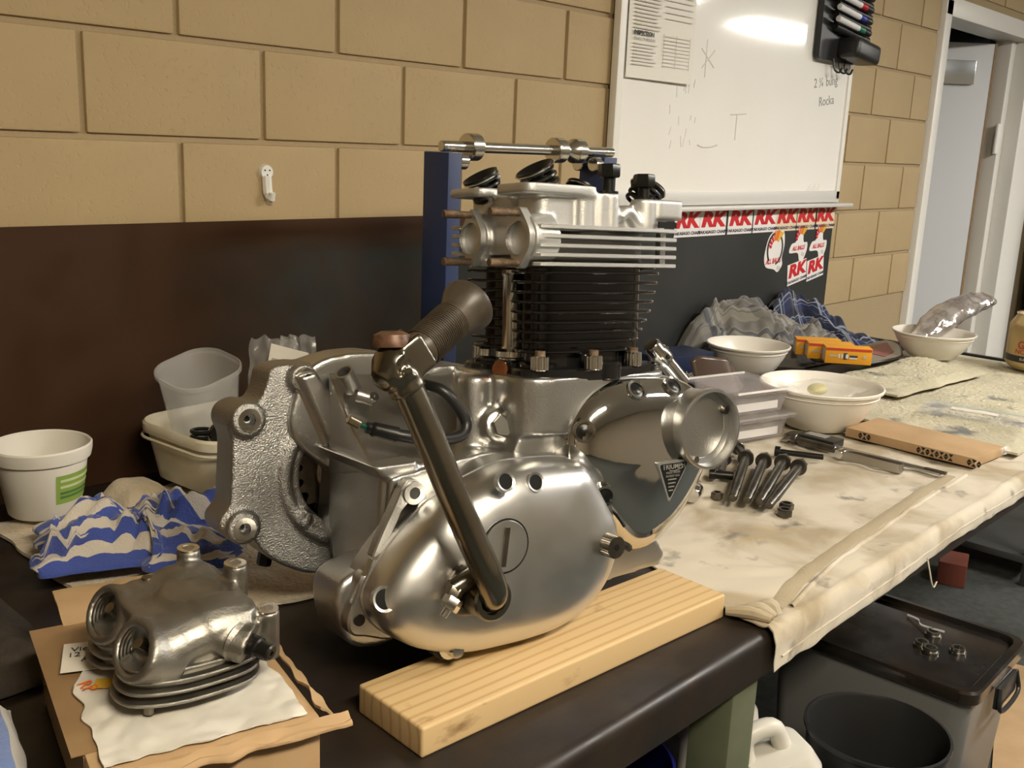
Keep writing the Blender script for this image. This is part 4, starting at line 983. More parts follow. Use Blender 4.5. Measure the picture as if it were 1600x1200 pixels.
def torn2(u, v): return (bw/2+.004+.016*v+.005*nz(u*9, 4, 1), -bd/2+.01+.25*u, BZ+.006-.014*v+.004*nz(u*8, v*3, 9))
fp = MB(); fp.surf(24, 6, torn2, .003); fp.build('torn_flap', M['card'], bx)
ml = thing('plastic_mailer', 'crinkled white plastic mailer with a shipping label on the carton', 'mailer', (-.368, -.972, BZ), math.radians(-14.5))
def mf(u, v):
    x = -bw/2+.012+.208*u+.006*nz(v*6, 1, 2); y = -bd/2+.008+lerp(u, [0, .25, .5, 1], [.17, .28, .26, .20])*v+.006*nz(u*7, 2, 6)
    return (x, y, .0042+.0035*abs(fbm(x, y, 26, 3)))
o = MB(); o.surf(60, 60, mf, .002); o.build('mailer_film', M['bagfilm'], ml, ang=80)
LR = math.radians(-12)
MB().box((-.064, .062, .0066), (.085, .070, .001), Matrix.Rotation(LR, 3, 'Z')).build('shipping_label', M['label_white'], ml, smooth=False)
for s_, sz, x, y in (('Victo', .015, -.078, .082), ('12 Mon', .015, -.077, .068), ('Auton', .017, -.066, .053), ('Qty', .012, -.046, .037)):
    link('label_lettering', text_mesh(s_, sz, .0002), M['ink'], ml, (x, y, .0078), (0, 0, LR))
link('orange_lettering', text_mesh('RP', .022, .0002), M['flame'], ml, (-.092, -.010, .0085), (0, 0, -1.3))
MB().box((-.072, -.012, .0080), (.026, .020, .0008), Matrix.Rotation(-.4, 3, 'Z')).build('yellow_patch', M['gold'], ml, smooth=False)
for k in range(5): MB().box((-.068+.004*k, -.036-.001*k, .0082), (.0016, .014, .0006), Matrix.Rotation(.6, 3, 'Z')).build('barcode_bar', M['ink'], ml, smooth=False)

# spare finned head: local u to the right (x), ports on the -x side
M['old_alloy'] = mat('old_cast_alloy', (.30, .29, .27), .46, 1.0, bump=.14, bscale=300, var=[(.35, .335, .30), (.22, .20, .175)], vscale=9, rvar=.06)
sh = thing('spare_cylinder_head', 'small grey finned alloy twin head with threaded ports on the cardboard carton', 'cylinder head', (-.366, -.985, BZ+.013), math.radians(-9)); sh.scale = (.83, .93, .72)
def finline(k=1.0, rx=0):
    p = [(-.098, .020), (-.104, .055), (-.088, .084), (-.040, .088), (.02, .084), (.072, .070), (.086, .03), (.082, -.03), (.085, -.075), (.060, -.105), (.0, -.112), (-.055, -.106), (-.096, -.085), (-.105, -.050), (-.092, -.020), (-.060, -.004), (-.075, .006)]
    return spline([(a*k+rx, b*k) for a, b in p], 5)
for k in range(4):
    MB().prism(finline(1.0-.02*k, .002*k), .010+.0155*k, .0155+.0155*k, XY, .0015).build('cooling_fin', M['old_alloy'], sh)
m = MB(); m.prism(finline(.86), .006, .062, XY)
for y in (.046, -.062):
    m.tube(path([(-.040, y, .080), (-.01, y, .088), (.03, y, .095), (.062, y, .09)], 5), [.042]*4+[.040]*4+[.043]*4+[.043]*4, 18)
    ax_ = Vector((-.90, -.12, .42)).normalized(); c = Vector((-.062, y, .078))
    m.lathe([(.046, -.034), (.046, .018), (.041, .022), (.0335, .022), (.0335, -.012), (.010, -.013), (.010, -.034)], c, ax_, 36, close=True)
m.prism(rrect(.15, .15, .035, 5, .008, -.008), .055, .118, XY)
m.bevcyl((.02, -.01, .1), (.02, -.01, .128), .05, .01, 24)
m.prism(rrect(.05, .17, .02, 4, .055, -.01), .06, .122, XY)
m.tube([(.028, -.075, .085), (.058, -.104, .074)], .031, 16)
for x, y, z in ((.050, .072, .152), (.090, .005, .146), (.092, -.085, .112)): m.bevcyl((x, y, .03), (x, y, z), .0165, .003, 20)
m.fuse('head_casting', M['old_alloy'], sh, .0032, 4)
for y in (.046, -.062):
    ax_ = Vector((-.90, -.12, .42)).normalized(); c = Vector((-.062, y, .078))
    m = MB()
    for k in range(6): m.lathe([(.0335, -.010+.005*k), (.0315, -.0085+.005*k), (.0335, -.007+.005*k)], c, ax_, 36)
    m.build('port_thread', M['dark_steel'], sh)
    m = MB(); m.lathe([(0, -.0105), (.033, -.0105)], c, ax_, 30); m.build('port_floor', M['deep'], sh)
    m = MB(); m.cyl(c-ax_*.01, c+ax_*.012+Vector((0, 0, .012)), .010, .008, 16); m.build('valve_stem', M['dark_steel'], sh)
for x, y, z in ((.050, .072, .152), (.090, .005, .146), (.092, -.085, .112)):
    MB().lathe([(0, .0006), (.0085, .0006)], (x, y, z), (0, 0, 1), 16).build('bolt_bore', M['cast'], sh)
    MB().ring((x, y, z-.0005), (x, y, z+.0012), .0155, .0085, 20).build('boss_face', M['bright'], sh)
d = Vector((.45, -.86, -.12)).normalized(); c = Vector((.046, -.092, .080))
MB().lathe([(.030, .0), (.033, .004), (.028, .010), (.018, .010)], c, d, 26).build('spindle_seat', M['old_alloy'], sh)
MB().lathe([(0, 0), (.0155, 0), (.0155, .034), (.0125, .036), (.0125, .052), (.010, .054), (.004, .054), (.004, .048), (0, .048)], c, d, 24).build('rocker_spindle', M['black_oxide'], sh)
for x, y in ((-.018, .052), (.022, -.052)): MB().cyl((x, y, .118), (x, y, .1285), .007, n=12).build('oil_plug', M['dark_steel'], sh)
for x, y in ((-.080, .050), (-.070, -.085)): MB().cyl((x, y, -.0055), (x, y, .012), .0075, n=14).build('stud', M['dark_steel'], sh)
# ================================================================ RIGHT OF THE ENGINE
def stain_cloth(name, c0, c1, c2, s1=6, s2=22, bump=.25, bscale=700):
    m = mat(name, c0, .92, bump=bump, bscale=bscale, sheen=.15); nt = m.node_tree; N = nt.nodes; L = nt.links; b = N['Principled BSDF']
    g = N.new('ShaderNodeNewGeometry')
    n = N.new('ShaderNodeTexNoise'); n.inputs['Scale'].default_value = s1; n.inputs['Detail'].default_value = 5; n.inputs['Distortion'].default_value = .6; L.new(g.outputs['Position'], n.inputs['Vector'])
    cr = N.new('ShaderNodeValToRGB'); e = cr.color_ramp.elements; e[0].position = .36; e[0].color = (*c1, 1); e[1].position = .56; e[1].color = (*c0, 1); L.new(n.outputs['Fac'], cr.inputs['Fac'])
    n2 = N.new('ShaderNodeTexNoise'); n2.inputs['Scale'].default_value = s2; n2.inputs['Detail'].default_value = 4; L.new(g.outputs['Position'], n2.inputs['Vector'])
    c2r = N.new('ShaderNodeValToRGB'); f = c2r.color_ramp.elements; f[0].position = .29; f[0].color = (0, 0, 0, 1); f[1].position = .40; f[1].color = (1, 1, 1, 1); L.new(n2.outputs['Fac'], c2r.inputs['Fac'])
    mx = N.new('ShaderNodeMix'); mx.data_type = 'RGBA'; mx.inputs[6].default_value = (*c2, 1); L.new(c2r.outputs['Color'], mx.inputs[0]); L.new(cr.outputs['Color'], mx.inputs[7]); L.new(mx.outputs[2], b.inputs['Base Color'])
    return m
M['canvas'] = stain_cloth('stained_canvas', (.53, .475, .38), (.33, .265, .17), (.14, .12, .09), 6, 13)
M['seam'] = mat('canvas_seam', (.37, .31, .21), .95, bump=.6, bscale=300)
M['terry'] = stain_cloth('yellowed_terry', (.50, .455, .32), (.40, .36, .25), (.11, .11, .105), 5, 9, 1.0, 160)
def canvas_edge(v): return lerp(v, [0, .35, .62, .86, 1], [.62, .58, .50, .445, .452])
cvs = thing('canvas_drop_sheet', 'stained cream canvas sheet hanging over the bench front edge', 'cloth', (1.5, -1.0, .001))
VB = 1.0
def cz(x, y):
    return .004+.0055*abs(fbm(x*1.3+y, y, 7, 3))+.006*abs(nz(x*11+y*9, y*13-x*4, 3))**1.5+.008*max(0, fbm(x, y*2.2, 4.3, 2, 5))*min(1, (y+1.30)*6 if y > -1.30 else 0)
def cv(u, v):
    # v: 0 at the back, 1 at the hanging hem
    LT = 1.30-.58
    x0 = canvas_edge(min(1, v)); x = x0+(2.98-x0)*u**1.25
    dr = lerp(x, [.45, .64, .9, 1.2, 1.6, 3.0], [.052, .046, .040, .026, .030, .034])+.004*nz(x*22, 3)
    s = v*(LT+dr+.012); y = -.58-s; w = .004*nz(x*14, y*9, 2)
    if y > -1.296: return (x-1.5, y+1.0, cz(x, y))
    t = s-(1.296-.58)
    bend = min(1, t/.016); a = bend*PI/2
    yy = -1.296-.016*math.sin(a)-(.004*nz(x*18, t*30, 6)+.003)*(t > .016); zz = -.016*(1-math.cos(a))-max(0, t-.016)
    return (x-1.5, yy+1.0, zz+.0055+cz(x, -1.30)*max(0, 1-t*40))
o = MB(); o.surf(230, 120, cv, .003, (0, .35, -.9)); o.build('sheet', M['canvas'], cvs, ang=80)
def strip_on(pts, w, name, m, h=.004):
    b = MB(); P = path(pts, 10)
    def fn(u, v):
        i = min(len(P)-2, int(u*(len(P)-1))); t = u*(len(P)-1)-i; p = P[i].lerp(P[i+1], t); d = (P[i+1]-P[i]).normalized(); n = Vector((-d.y, d.x, 0))
        q = p+n*(v-.5)*w; return (q.x-1.5, q.y+1.0, cz(q.x, q.y)+h*(1-(2*v-1)**4)+.0012)
    b.surf(70, 5, fn); b.build(name, m, cvs, ang=80)
strip_on([(.52, -1.27, 0), (.70, -1.235, 0), (.95, -1.215, 0), (1.2, -1.20, 0), (1.47, -1.19, 0)], .028, 'seam_band', M['seam'], .0015)
strip_on([(.54, -1.288, 0), (.72, -1.256, 0), (.95, -1.237, 0), (1.2, -1.222, 0), (1.5, -1.215, 0)], .009, 'seam_ridge', M['canvas'], .004)
b = MB(); b.tube([(x-1.5, -1.3165+1.0, -lerp(x, [.45, .64, .9, 1.2, 1.6, 3.0], [.052, .046, .040, .026, .030, .034])+.010+.003*nz(x*22, 3)) for x in [.47+.025*k for k in range(60)]], .0016, 5); b.build('hem_stitch', M['canvas'], cvs)
b = MB(); b.tube(path([(1.02-1.5, -.322, -.03), (1.02-1.5, -.330, -.055), (1.022-1.5, -.335, -.075), (1.03-1.5, -.338, -.088), (1.045-1.5, -.337, -.082)], 6), .0016, 5); b.build('loose_thread', M['canvas'], cvs)
# bunched corner of the sheet
b = MB()
for k in range(3): b.tube(path([(.435-1.5+.02*k, -.230-.012*k, .014), (.452-1.5+.018*k, -.262-.008*k, .017+.004*k), (.468-1.5+.01*k, -.292, .012)], 6), [.007+.003*math.sin(PI*i/12) for i in range(13)], 9)
b.build('bunched_corner', M['canvas'], cvs)

def ctop(x, y, r=.03, ry=None):
    ry = ry or r; return max(cz(x+r*(i/5-1), y+ry*(j/5-1)) for i in range(11) for j in range(11))+.0022
# yellowed terry towels
def terry(u, v):
    x = 1.76+1.22*u-.015*v*(1-u); y = -.46-.79*v-.02*nz(u*5, 2)-.16*(1-u)*(1-v)
    e = min(1, 9*min(u, 1-u, v, 1-v)); return (x, y, .0245+e*(.008+.005*fbm(x, y, 5, 2)+.0035*fbm(x, y, 95, 2)))
o = MB(); o.surf(330, 210, terry, .006); o = o.build('terry_towel', M['terry'], ang=80); tag(o, 'yellowed fluffy towel with dark stains spread flat on the bench', 'towel')
def terry2(u, v):
    x = 1.99+.58*u; y = -.585-.25*v-.05*u+.012*nz(u*6, v*2, 4)
    e = min(1, 8*min(u, 1-u, v, 1-v)); bump_ = .02*math.exp(-((u-.85)/.14)**2-((v-.4)/.4)**2)
    return (x, y, .053+e*(.010+bump_+.010*fbm(x, y, 6, 2, 3)+.0035*fbm(x, y, 95, 2)))
o = MB(); o.surf(240, 90, terry2, .006); o = o.build('terry_towel', M['terry'], ang=80); tag(o, 'folded cream towel lying on the flat towel beside the bowls', 'towel')

# bowls
M['bowl'] = mat('white_bowl_plastic', (.78, .74, .66), .3)
def bowl(label, x, y, z, R, H):
    t = thing('mixing_bowl', label, 'bowl', (x, y, z), 0, 'white plastic bowls on the bench')
    MB().lathe([(0, .004), (R*.45, .003), (R*.47, 0), (R*.52, .002), (R*.72, H*.30), (R*.86, H*.62), (R*.945, H*.90), (R*.99, H*.93), (R*1.0, H*.98), (R*.975, H), (R*.93, H*.96), (R*.84, H*.62), (R*.70, H*.31), (R*.48, .012), (0, .010)], (0, 0, 0), (0, 0, 1), 56).build('bowl_body', M['bowl'], t)
    MB().lathe([(R*.925, H*.80), (R*.935, H*.815), (R*.925, H*.83)], (0, 0, 0), (0, 0, 1), 56).build('rim_line', M['bowl'], t); return t
bowl('wide white plastic bowl with a bagged part beside the clear cases', 1.620, -.775, ctop(1.62, -.775, .09), .163, .118)
bowl('empty white plastic bowl in front of the grey plaid shirt', 2.085, -.277, .002, .139, .105)
bowl('white plastic bowl holding a foil-wrapped part near the open door', 2.725, -.640, .046, .142, .092)
fi = thing('wrapped_part', 'shiny film-wrapped metal part leaning out of the bowl', 'wrapped part', (2.80, -.64, .104), 0)
M['foil'] = mat('shiny_wrap', (.62, .59, .56), .14, .6, bump=.8, bscale=60, var=[(.35, .30, .27), (.7, .68, .65)], vscale=14)
fpth = path([(-.13, .03, .005), (-.05, .015, .05), (.06, -.01, .095), (.20, -.04, .122), (.29, -.06, .118)], 8)
R_ = []
for i, p in enumerate(fpth):
    t = i/(len(fpth)-1); a_ = fpth[max(0, i-1)]; c_ = fpth[min(len(fpth)-1, i+1)]; d_ = (c_-a_).normalized(); n1 = d_.cross(Vector((0, 1, 0))).normalized(); n2 = d_.cross(n1)
    w1 = .006+.034*math.sin(PI*min(1, .10+.85*t))**.8; w2 = w1*1.5
    R_.append([p+n1*w1*math.cos(2*PI*k/28)*(1+.22*nz(t*14, k*.9, 2))+n2*w2*math.sin(2*PI*k/28)*(1+.16*nz(t*11, k*.8, 7)) for k in range(28)])
b = MB(); b.rings(R_); b.build('wrapped_body', M['foil'], fi, ang=25)
bg = thing('parts_bag', 'clear bag with a yellow part lying in the wide bowl', 'bag', (1.63, -.775, .098))
o = MB(); o.surf(26, 22, lambda u, v: (-.10+.2*u, -.085+.17*v, .016+.020*math.sin(PI*u)*math.sin(PI*v)+.008*nz(u*6, v*6, 2)), .002); o.build('bag_film', M['film'], bg, ang=80)
MB().sphere((-.01, .01, .014), .026, 14, 8, (1.3, 1, .6)).build('yellow_part', mat('yellow_part', (.62, .55, .22), .4), bg)

# jackets
def plaid(name, base, dark, light, n=5.0, line=.12):
    m = mat(name, base, .95, sheen=.3); nt = m.node_tree; N = nt.nodes; L = nt.links; b = N['Principled BSDF']
    tc = N.new('ShaderNodeTexCoord'); sp = N.new('ShaderNodeSeparateXYZ'); L.new(tc.outputs['UV'], sp.inputs[0]); prev = None
    col = None
    def band(ax, mult, off, w):
        a = N.new('ShaderNodeMath'); a.operation = 'MULTIPLY_ADD'; a.inputs[1].default_value = mult; a.inputs[2].default_value = off; L.new(sp.outputs[ax], a.inputs[0])
        f = N.new('ShaderNodeMath'); f.operation = 'FRACT'; L.new(a.outputs[0], f.inputs[0]); g = N.new('ShaderNodeMath'); g.operation = 'LESS_THAN'; g.inputs[1].default_value = w; L.new(f.outputs[0], g.inputs[0]); return g
    cur = None
    for ax, off, w, c, fac in ((0, 0, .42, dark, .62), (1, .2, .42, dark, .62), (0, .62, line, light, .7), (1, .75, line, light, .7), (0, .45, line*.5, light, .5), (1, .55, line*.5, light, .5)):
        g = band(ax, n, off, w); mu = N.new('ShaderNodeMath'); mu.operation = 'MULTIPLY'; mu.inputs[1].default_value = fac; L.new(g.outputs[0], mu.inputs[0])
        mx = N.new('ShaderNodeMix'); mx.data_type = 'RGBA'; mx.inputs[7].default_value = (*c, 1)
        if cur is None: mx.inputs[6].default_value = (*base, 1)
        else: L.new(cur, mx.inputs[6])
        L.new(mu.outputs[0], mx.inputs[0]); cur = mx.outputs[2]
    L.new(cur, b.inputs['Base Color']); return m
M['plaid_grey'] = plaid('grey_plaid_flannel', (.26, .245, .21), (.12, .115, .105), (.035, .042, .065), 3.0, .10)
M['plaid_blue'] = plaid('blue_plaid_flannel', (.012, .020, .075), (.004, .006, .014), (.30, .33, .38), 4, .07)
def grey_j(u, v):
    # u along the wall, v from wall to front
    x = 2.03+.80*u+.02*nz(u*4, v*4, 3); front = lerp(u, [0, .22, .38, 1], [-.125, -.135, -.36, -.40]); bk = lerp(u, [0, .55, .70, 1], [-.025, -.03, -.175, -.20]); y = bk+(front-bk)*v+(.03 if u < .5 else .03*max(0, 1-(u-.5)*8))*nz(u*5, v*3, 8)*math.sin(PI*min(1, v))
    top = lerp(u, [0, .06, .16, .30, .42, .60, .80, 1], [.07, .165, .20, .245, .235, .165, .085, .012])
    prof = lerp(v, [0, .12, .45, .75, 1], [.80, 1.0, .92, .55, .0])
    wx = x+.05*nz(x*7, y*7, 3); wy = y+.05*nz(x*7, y*7, 13); fold = .060*abs(nz(wx*8+wy*6, wy*12-wx*4, 2))+.045*abs(nz(wx*17-wy*10, wy*22, 5))+.016*abs(nz(wx*38, wy*30, 7))-.02
    return (x, min(-.015, y), max(.006, top*prof*(.86)+fold*min(1, 5*min(v+.02, 1-v))*min(1, 6*min(u, 1-u)+.1)))
o = MB(); o.surf(150, 90, grey_j, .005); o = o.build('flannel_shirt', M['plaid_grey'], ang=80); tag(o, 'grey plaid flannel shirt heaped against the dark panel', 'shirt')
def blue_j(u, v):
    x = 2.63+.405*u; y = -.03-lerp(u, [0, .48, .62, 1], [.09, .11, .28, .36])*v+.006*nz(u*5, v*4, 3)
    top = lerp(u, [0, .2, .5, .75, 1], [.16, .195, .175, .10, .020]); prof = lerp(v, [0, .25, .6, 1], [.9, 1, .42, .0])
    fold = .055*abs(nz(x*12+y*4, y*14, 9))+.028*abs(nz(x*28, y*24, 2))
    return (x, min(-.015, y), max(.006, top*prof+fold*min(1, 6*min(u, 1-u, v+.05, 1-v))))
o = MB(); o.surf(90, 80, blue_j, .005); o = o.build('flannel_shirt', M['plaid_blue'], ang=80); tag(o, 'navy blue plaid flannel shirt under the grey one by the panel edge', 'shirt')

# red pouch and spark plug boxes
M['pouch'] = mat('clear_grey_vinyl', (.22, .20, .17), .25); M['pouch_red'] = mat('pouch_red_card', (.30, .10, .10), .45)
pz = .050
po = thing('vinyl_pouch', 'grey vinyl pouch with a red card and black cord edge', 'pouch', (2.46, -.46, pz))
out = spline([(-.18, .05), (-.19, -.02), (-.12, -.10), (.0, -.125), (.12, -.13), (.20, -.10), (.34, -.03), (.40, .03), (.30, .045), (.05, .05)], 6)
MB().prism(out, 0, .006, XY, .002).build('vinyl_sheet', M['pouch'], po)
MB().prism([(.06, -.10), (.18, -.08), (.34, .015), (.10, .03)], .006, .0075, XY).build('red_card', M['pouch_red'], po, smooth=False)
MB().tube([(a, b, .004) for a, b in out], .004, 6, close=True).build('cord_edge', M['black_rubber'], po)
M['plug_yellow'] = mat('carton_orange', (.72, .33, .02), .45); M['plug_red'] = mat('carton_red', (.50, .05, .02), .45)
for i, (x, y, z, rz, lb) in enumerate(((2.345, -.392, 0, -.92, 'orange spark plug carton at the back of the trio'), (2.314, -.453, 0, -.92, 'orange spark plug carton in the middle of the trio'), (2.293, -.527, 0, -.92, 'orange spark plug carton with black print at the front'))):
    t = thing('spark_plug_carton', lb, 'carton', (x, y, pz+.0085), rz, 'orange spark plug cartons on the pouch')
    MB().box((0, 0, .0275), (.150, .055, .055), bev=.002).build('carton', M['plug_yellow'], t)
    MB().box((0, -.0282, .0480), (.146, .0008, .008)).build('red_band', M['plug_red'], t, smooth=False)
    MB().box((-.0757, 0, .0275), (.0008, .044, .040)).build('white_end_label', M['label_white'], t, smooth=False)
    for q, (x0, w_, h_, mm) in enumerate(((-.048, .026, .005, 'greyink'), (-.030, .005, .014, 'label_white'), (-.021, .005, .014, 'label_white'), (-.010, .012, .022, 'ink'), (-.005, .008, .014, 'label_white'), (.016, .026, .008, 'ink'), (.016, .026, .005, 'label_white'), (.052, .010, .010, 'greyink'))):
        MB().box((x0, -.0283-.0001*q, .026 if q != 6 else .020), (w_, .0006, h_)).build('plug_picture', M[mm], t, smooth=False)

# clear hinged cases
M['case'] = mat('clear_case', (.72, .68, .68), .08, alpha=.15, spec=.9)
for k, (x, y, z, lb) in enumerate(((1.378, -.680, ctop(1.395, -.685, .1), 'clear plastic parts case with red print, lower of the stack'), (1.380, -.672, ctop(1.395, -.685, .1)+.067, 'clear plastic parts case, topmost of the stack with folded lid'))):
    t = thing('clear_case', lb, 'case', (x, y, z), -.25, 'clear plastic parts cases')
    w, d, h = .19, .17, .058
    rs = []
    for s, zz in ((.86, 0), (.98, h-.006), (1.10, h-.005), (1.10, h), (.97, h), (.85, .003)): rs.append([(a*s, b*s, zz) for a, b in rrect(w, d, .012, 3)])
    MB().rings(rs).build('tray', M['case'], t)
    MB().prism(rrect(w*1.12, d*1.12, .012, 3), h+.001, h+.007, XY, .002).build('lid', M['case'], t)
    MB().box((-.01, -d*.42, .018), (.13, .001, .012), Matrix.Rotation(.05, 3, 'Y')).build('red_print', M['red'], t, smooth=False)
    MB().box((-.01, -d*.424, .018), (.145, .0006, .020)).build('white_print', M['sticker'], t, smooth=False)
    for e in (-1, 1): MB().box((0, e*d*.55, h+.004), (w*1.08, .004, .005)).build('lid_ridge', M['sticker'] if k else M['case'], t, smooth=False)
# bearing carton and brown visor
M['navy_card'] = mat('navy_carton', (.012, .020, .055), .4); M['tan_ink'] = mat('tan_print', (.55, .48, .33), .5)
nb = thing('bearing_carton', 'navy carton lettered bearings behind the timing cover', 'carton', (1.80, -.175, .002), math.radians(-8))
MB().box((0, 0, .046), (.24, .13, .092), bev=.002).build('carton', M['navy_card'], nb)
link('carton_lettering', text_mesh('P bearings', .030, .0003), M['tan_ink'], nb, (.03, -.0656, .030), (PI/2, 0, 0))
link('carton_lettering', text_mesh('SIZE', .014, .0003), M['tan_ink'], nb, (.075, -.0656, .068), (PI/2, 0, 0))
M['visor'] = mat('brown_tinted_plastic', (.075, .048, .034), .25)
vs = MB(); vs.surf(24, 12, lambda u, v: (1.68+.25*u, -.36-.05*math.sin(PI*u)+.04*v, .006+lerp(u, [0, .1, .5, .85, 1], [.10, .115, .100, .055, .01])*v), .004, (0, 1, 0)); vs = vs.build('tinted_visor', M['visor'], ang=80); tag(vs, 'curved brown tinted plastic shield in front of the navy carton', 'visor')

# flat cardboard piece
fc = thing('cardboard_slab', 'flat corrugated cardboard slab beside the caliper', 'cardboard', (1.655, -1.048, ctop(1.655, -1.048, .09, .17)), math.radians(-3))
MB().box((0, 0, .012), (.175, .335, .024), bev=.003).build('slab', M['card'], fc)
MB().box((-.086, .0, .012), (.0012, .32, .018)).build('flute_edge', mat('flute_edge', (.16, .10, .05), .8), fc, smooth=False)
for y0, n in ((.125, 3), (-.03, 8), (-.155, 3)):
    for k in range(n):
        for r in range(2):
            MB().prism([(-.006, -.004), (.006, -.004), (0, .004)], 0, .0012, lambda a, b, h: (-.0868-h, y0-.0115*k+a, .0075+.009*r+b*(1 if (k+r) % 2 else -1))).build('flute_opening', M['deep'], fc, smooth=False)
MB().surf(10, 10, lambda u, v: (.055+.05*u, -.168-.012*v, .024+.002*nz(u*5, v*5)-.014*v)).build('clear_tape', M['film'], fc)
# zip bag
zb = thing('zip_bag', 'flat clear zip bag with a pale blue seal on the towel', 'bag', (1.945, -1.065, .046), math.radians(-80))
def zf(u, v): return (-.135+.27*u, -.075+.15*v, .006+.006*abs(nz(u*5, v*4, 3)))
o = MB(); o.surf(30, 18, zf, .002); o.build('bag_film', M['film'], zb, ang=80)
MB().surf(30, 3, lambda u, v: (-.135+.27*u, .062+.008*v, .0085+.006*abs(nz(u*5, .9*4, 3)))).build('zip_seal', mat('zip_blue', (.20, .38, .42), .3), zb)
MB().surf(12, 4, lambda u, v: (-.06+.12*u, .01+.03*v, .0095+.006*abs(nz((.28+.44*u)*5, .6*4, 3)))).build('writing_patch', M['label_white'], zb)

# caliper, clip, bolts
M['cal'] = mat('caliper_steel', (.42, .40, .36), .3, 1.0); M['lcd'] = mat('display_grey', (.25, .24, .22), .2)
cl = thing('digital_caliper', 'digital caliper with a black display housing on the canvas', 'caliper', (1.445, -.985, ctop(1.445, -.985, .04, .2)), math.radians(-91))
MB().box((.0, 0, .004), (.39, .022, .006), bev=.001).build('beam', M['cal'], cl)
MB().box((-.115, .004, .012), (.10, .056, .020), bev=.003).build('display_housing', M['black_plastic'], cl)
MB().box((-.125, .006, .0225), (.055, .030, .001)).build('display', M['lcd'], cl, smooth=False)
MB().prism(spline([(-.205, -.01), (-.215, .03), (-.20, .055), (-.165, .05), (-.16, .01)], 4), .001, .007, XY, .001).build('jaw', M['cal'], cl)
MB().prism([(-.205, 0), (-.165, 0), (-.175, -.05), (-.19, -.055)], .001, .007, XY, .001).build('jaw', M['cal'], cl)
MB().box((.18, .0, .007), (.05, .012, .006), bev=.001).build('depth_rod_end', M['dark_steel'], cl)
sp_ = thing('spring_clip', 'folded steel strip clip lying beside the caliper', 'clip', (1.385, -1.03, ctop(1.385, -1.03, .02, .09)), math.radians(-90))
cpth = [(-.075, .012, .012)]+[(.07+.010*math.sin(a), .0+.012*math.cos(a), .012) for a in [PI*k/8 for k in range(9)]]+[(-.070, -.012, .012)]
def rib(mb, pts, h):
    R = []
    for i, p in enumerate(pts):
        a = Vector(pts[max(0, i-1)]); c = Vector(pts[min(len(pts)-1, i+1)]); d = (c-a).normalized(); n = Vector((-d.y, d.x, 0))*.0012
        q = Vector(p); R.append([q+n+Vector((0, 0, -h)), q-n+Vector((0, 0, -h)), q-n+Vector((0, 0, h)), q+n+Vector((0, 0, h))])
    mb.rings(R); return mb
rib(MB(), cpth, .010).build('strip', M['cal'], sp_)
MB().bevcyl((-.072, -.014, .012), (-.072, .014, .012), .012, .002, 16).build('pivot', M['bright'], sp_)
M['bolt'] = mat('dark_bolt_steel', (.085, .078, .068), .32, .9, var=[(.15, .14, .12)], vscale=30)
def long_bolt(h, t, label, r=.0105, group='long head bolts in a row'):
    h = Vector((*h, 0)); t = Vector((*t, 0)); d = (t-h); L_ = d.length; o = thing('head_bolt', label, 'bolt', (h.x, h.y, .0197+ctop((h.x+t.x)/2, (h.y+t.y)/2, .16, .08)), math.atan2(d.y, d.x), group)
    MB().hexp((-.018, 0, 0), (.006, 0, 0), .0170, .3).build('hex_head', M['bolt'], o)
    MB().lathe([(0, .006), (.0188, .006), (.0188, .010), (0, .010)], (0, 0, 0), (1, 0, 0), 22).build('washer', M['bolt'], o)
    MB().lathe([(0, .008), (r, .008), (r, L_*.80), (r*.86, L_*.81), (r*.86, L_-.003), (r*.7, L_), (0, L_)], (0, 0, 0), (1, 0, 0), 18).build('shank', M['bolt'], o)
long_bolt((1.140, -.842), (.865, -.975), 'long dark head bolt of the row of four, nearest the engine')
long_bolt((1.155, -.880), (.880, -1.000), 'long dark head bolt of the row of four, second from the engine')
long_bolt((1.180, -.915), (.892, -1.022), 'long dark head bolt of the row of four, third from the engine')
long_bolt((1.178, -.957), (.886, -1.046), 'long dark head bolt of the row of four, farthest from the engine')
def small_bolt(h, t, label, r=.007, R=.013, m='black_oxide'):
    h = Vector((*h, 0)); t = Vector((*t, 0)); d = (t-h); L_ = d.length; o = thing('cap_bolt', label, 'bolt', (h.x, h.y, R+.0005+ctop((h.x+t.x)/2, (h.y+t.y)/2, .06)), math.atan2(d.y, d.x))
    MB().bevcyl((0, 0, 0), (.014, 0, 0), R, .0015, 20).build('bolt_head', M[m], o); MB().bevcyl((.012, 0, 0), (L_, 0, 0), r, .0015, 16).build('shank', M[m], o)
small_bolt((1.273, -.842), (1.322, -.945), 'slim black bolt lying between the row of bolts and the caliper')
small_bolt((1.400, -.820), (1.395, -.940), 'tapered dark bolt lying next to the caliper jaw', .009, .014, 'bolt')
small_bolt((1.110, -.805), (1.000, -.862), 'short dark bolt with its head towards the points housing', .009, .0155, 'bolt')
small_bolt((.985, -.842), (1.015, -.885), 'small black fitting crossing the tip of the short bolt', .010, .012)
small_bolt((1.21, -.775), (1.15, -.835), 'dark bolt half hidden behind the points housing', .009, .016, 'bolt')
def nut(x, y, label, r=.014, h=.012, m='bolt', rot=None):
    o = thing('hex_nut', label, 'nut', (x, y, ctop(x, y, .016)), random.random(), rot=rot)
    b = MB(); u = [(r*math.cos(PI/3*k), r*math.sin(PI/3*k)) for k in range(6)]
    prism_hole(b, [p for k in range(6) for p in (u[k], ((u[k][0]+u[(k+1) % 6][0])/2, (u[k][1]+u[(k+1) % 6][1])/2))], (0, 0), r*.55, 0, h, XY); b.build('nut_body', M[m], o)
    MB().ring((0, 0, h), (0, 0, h+.002), r*.8, r*.55, 18).build('nut_collar', M[m], o)
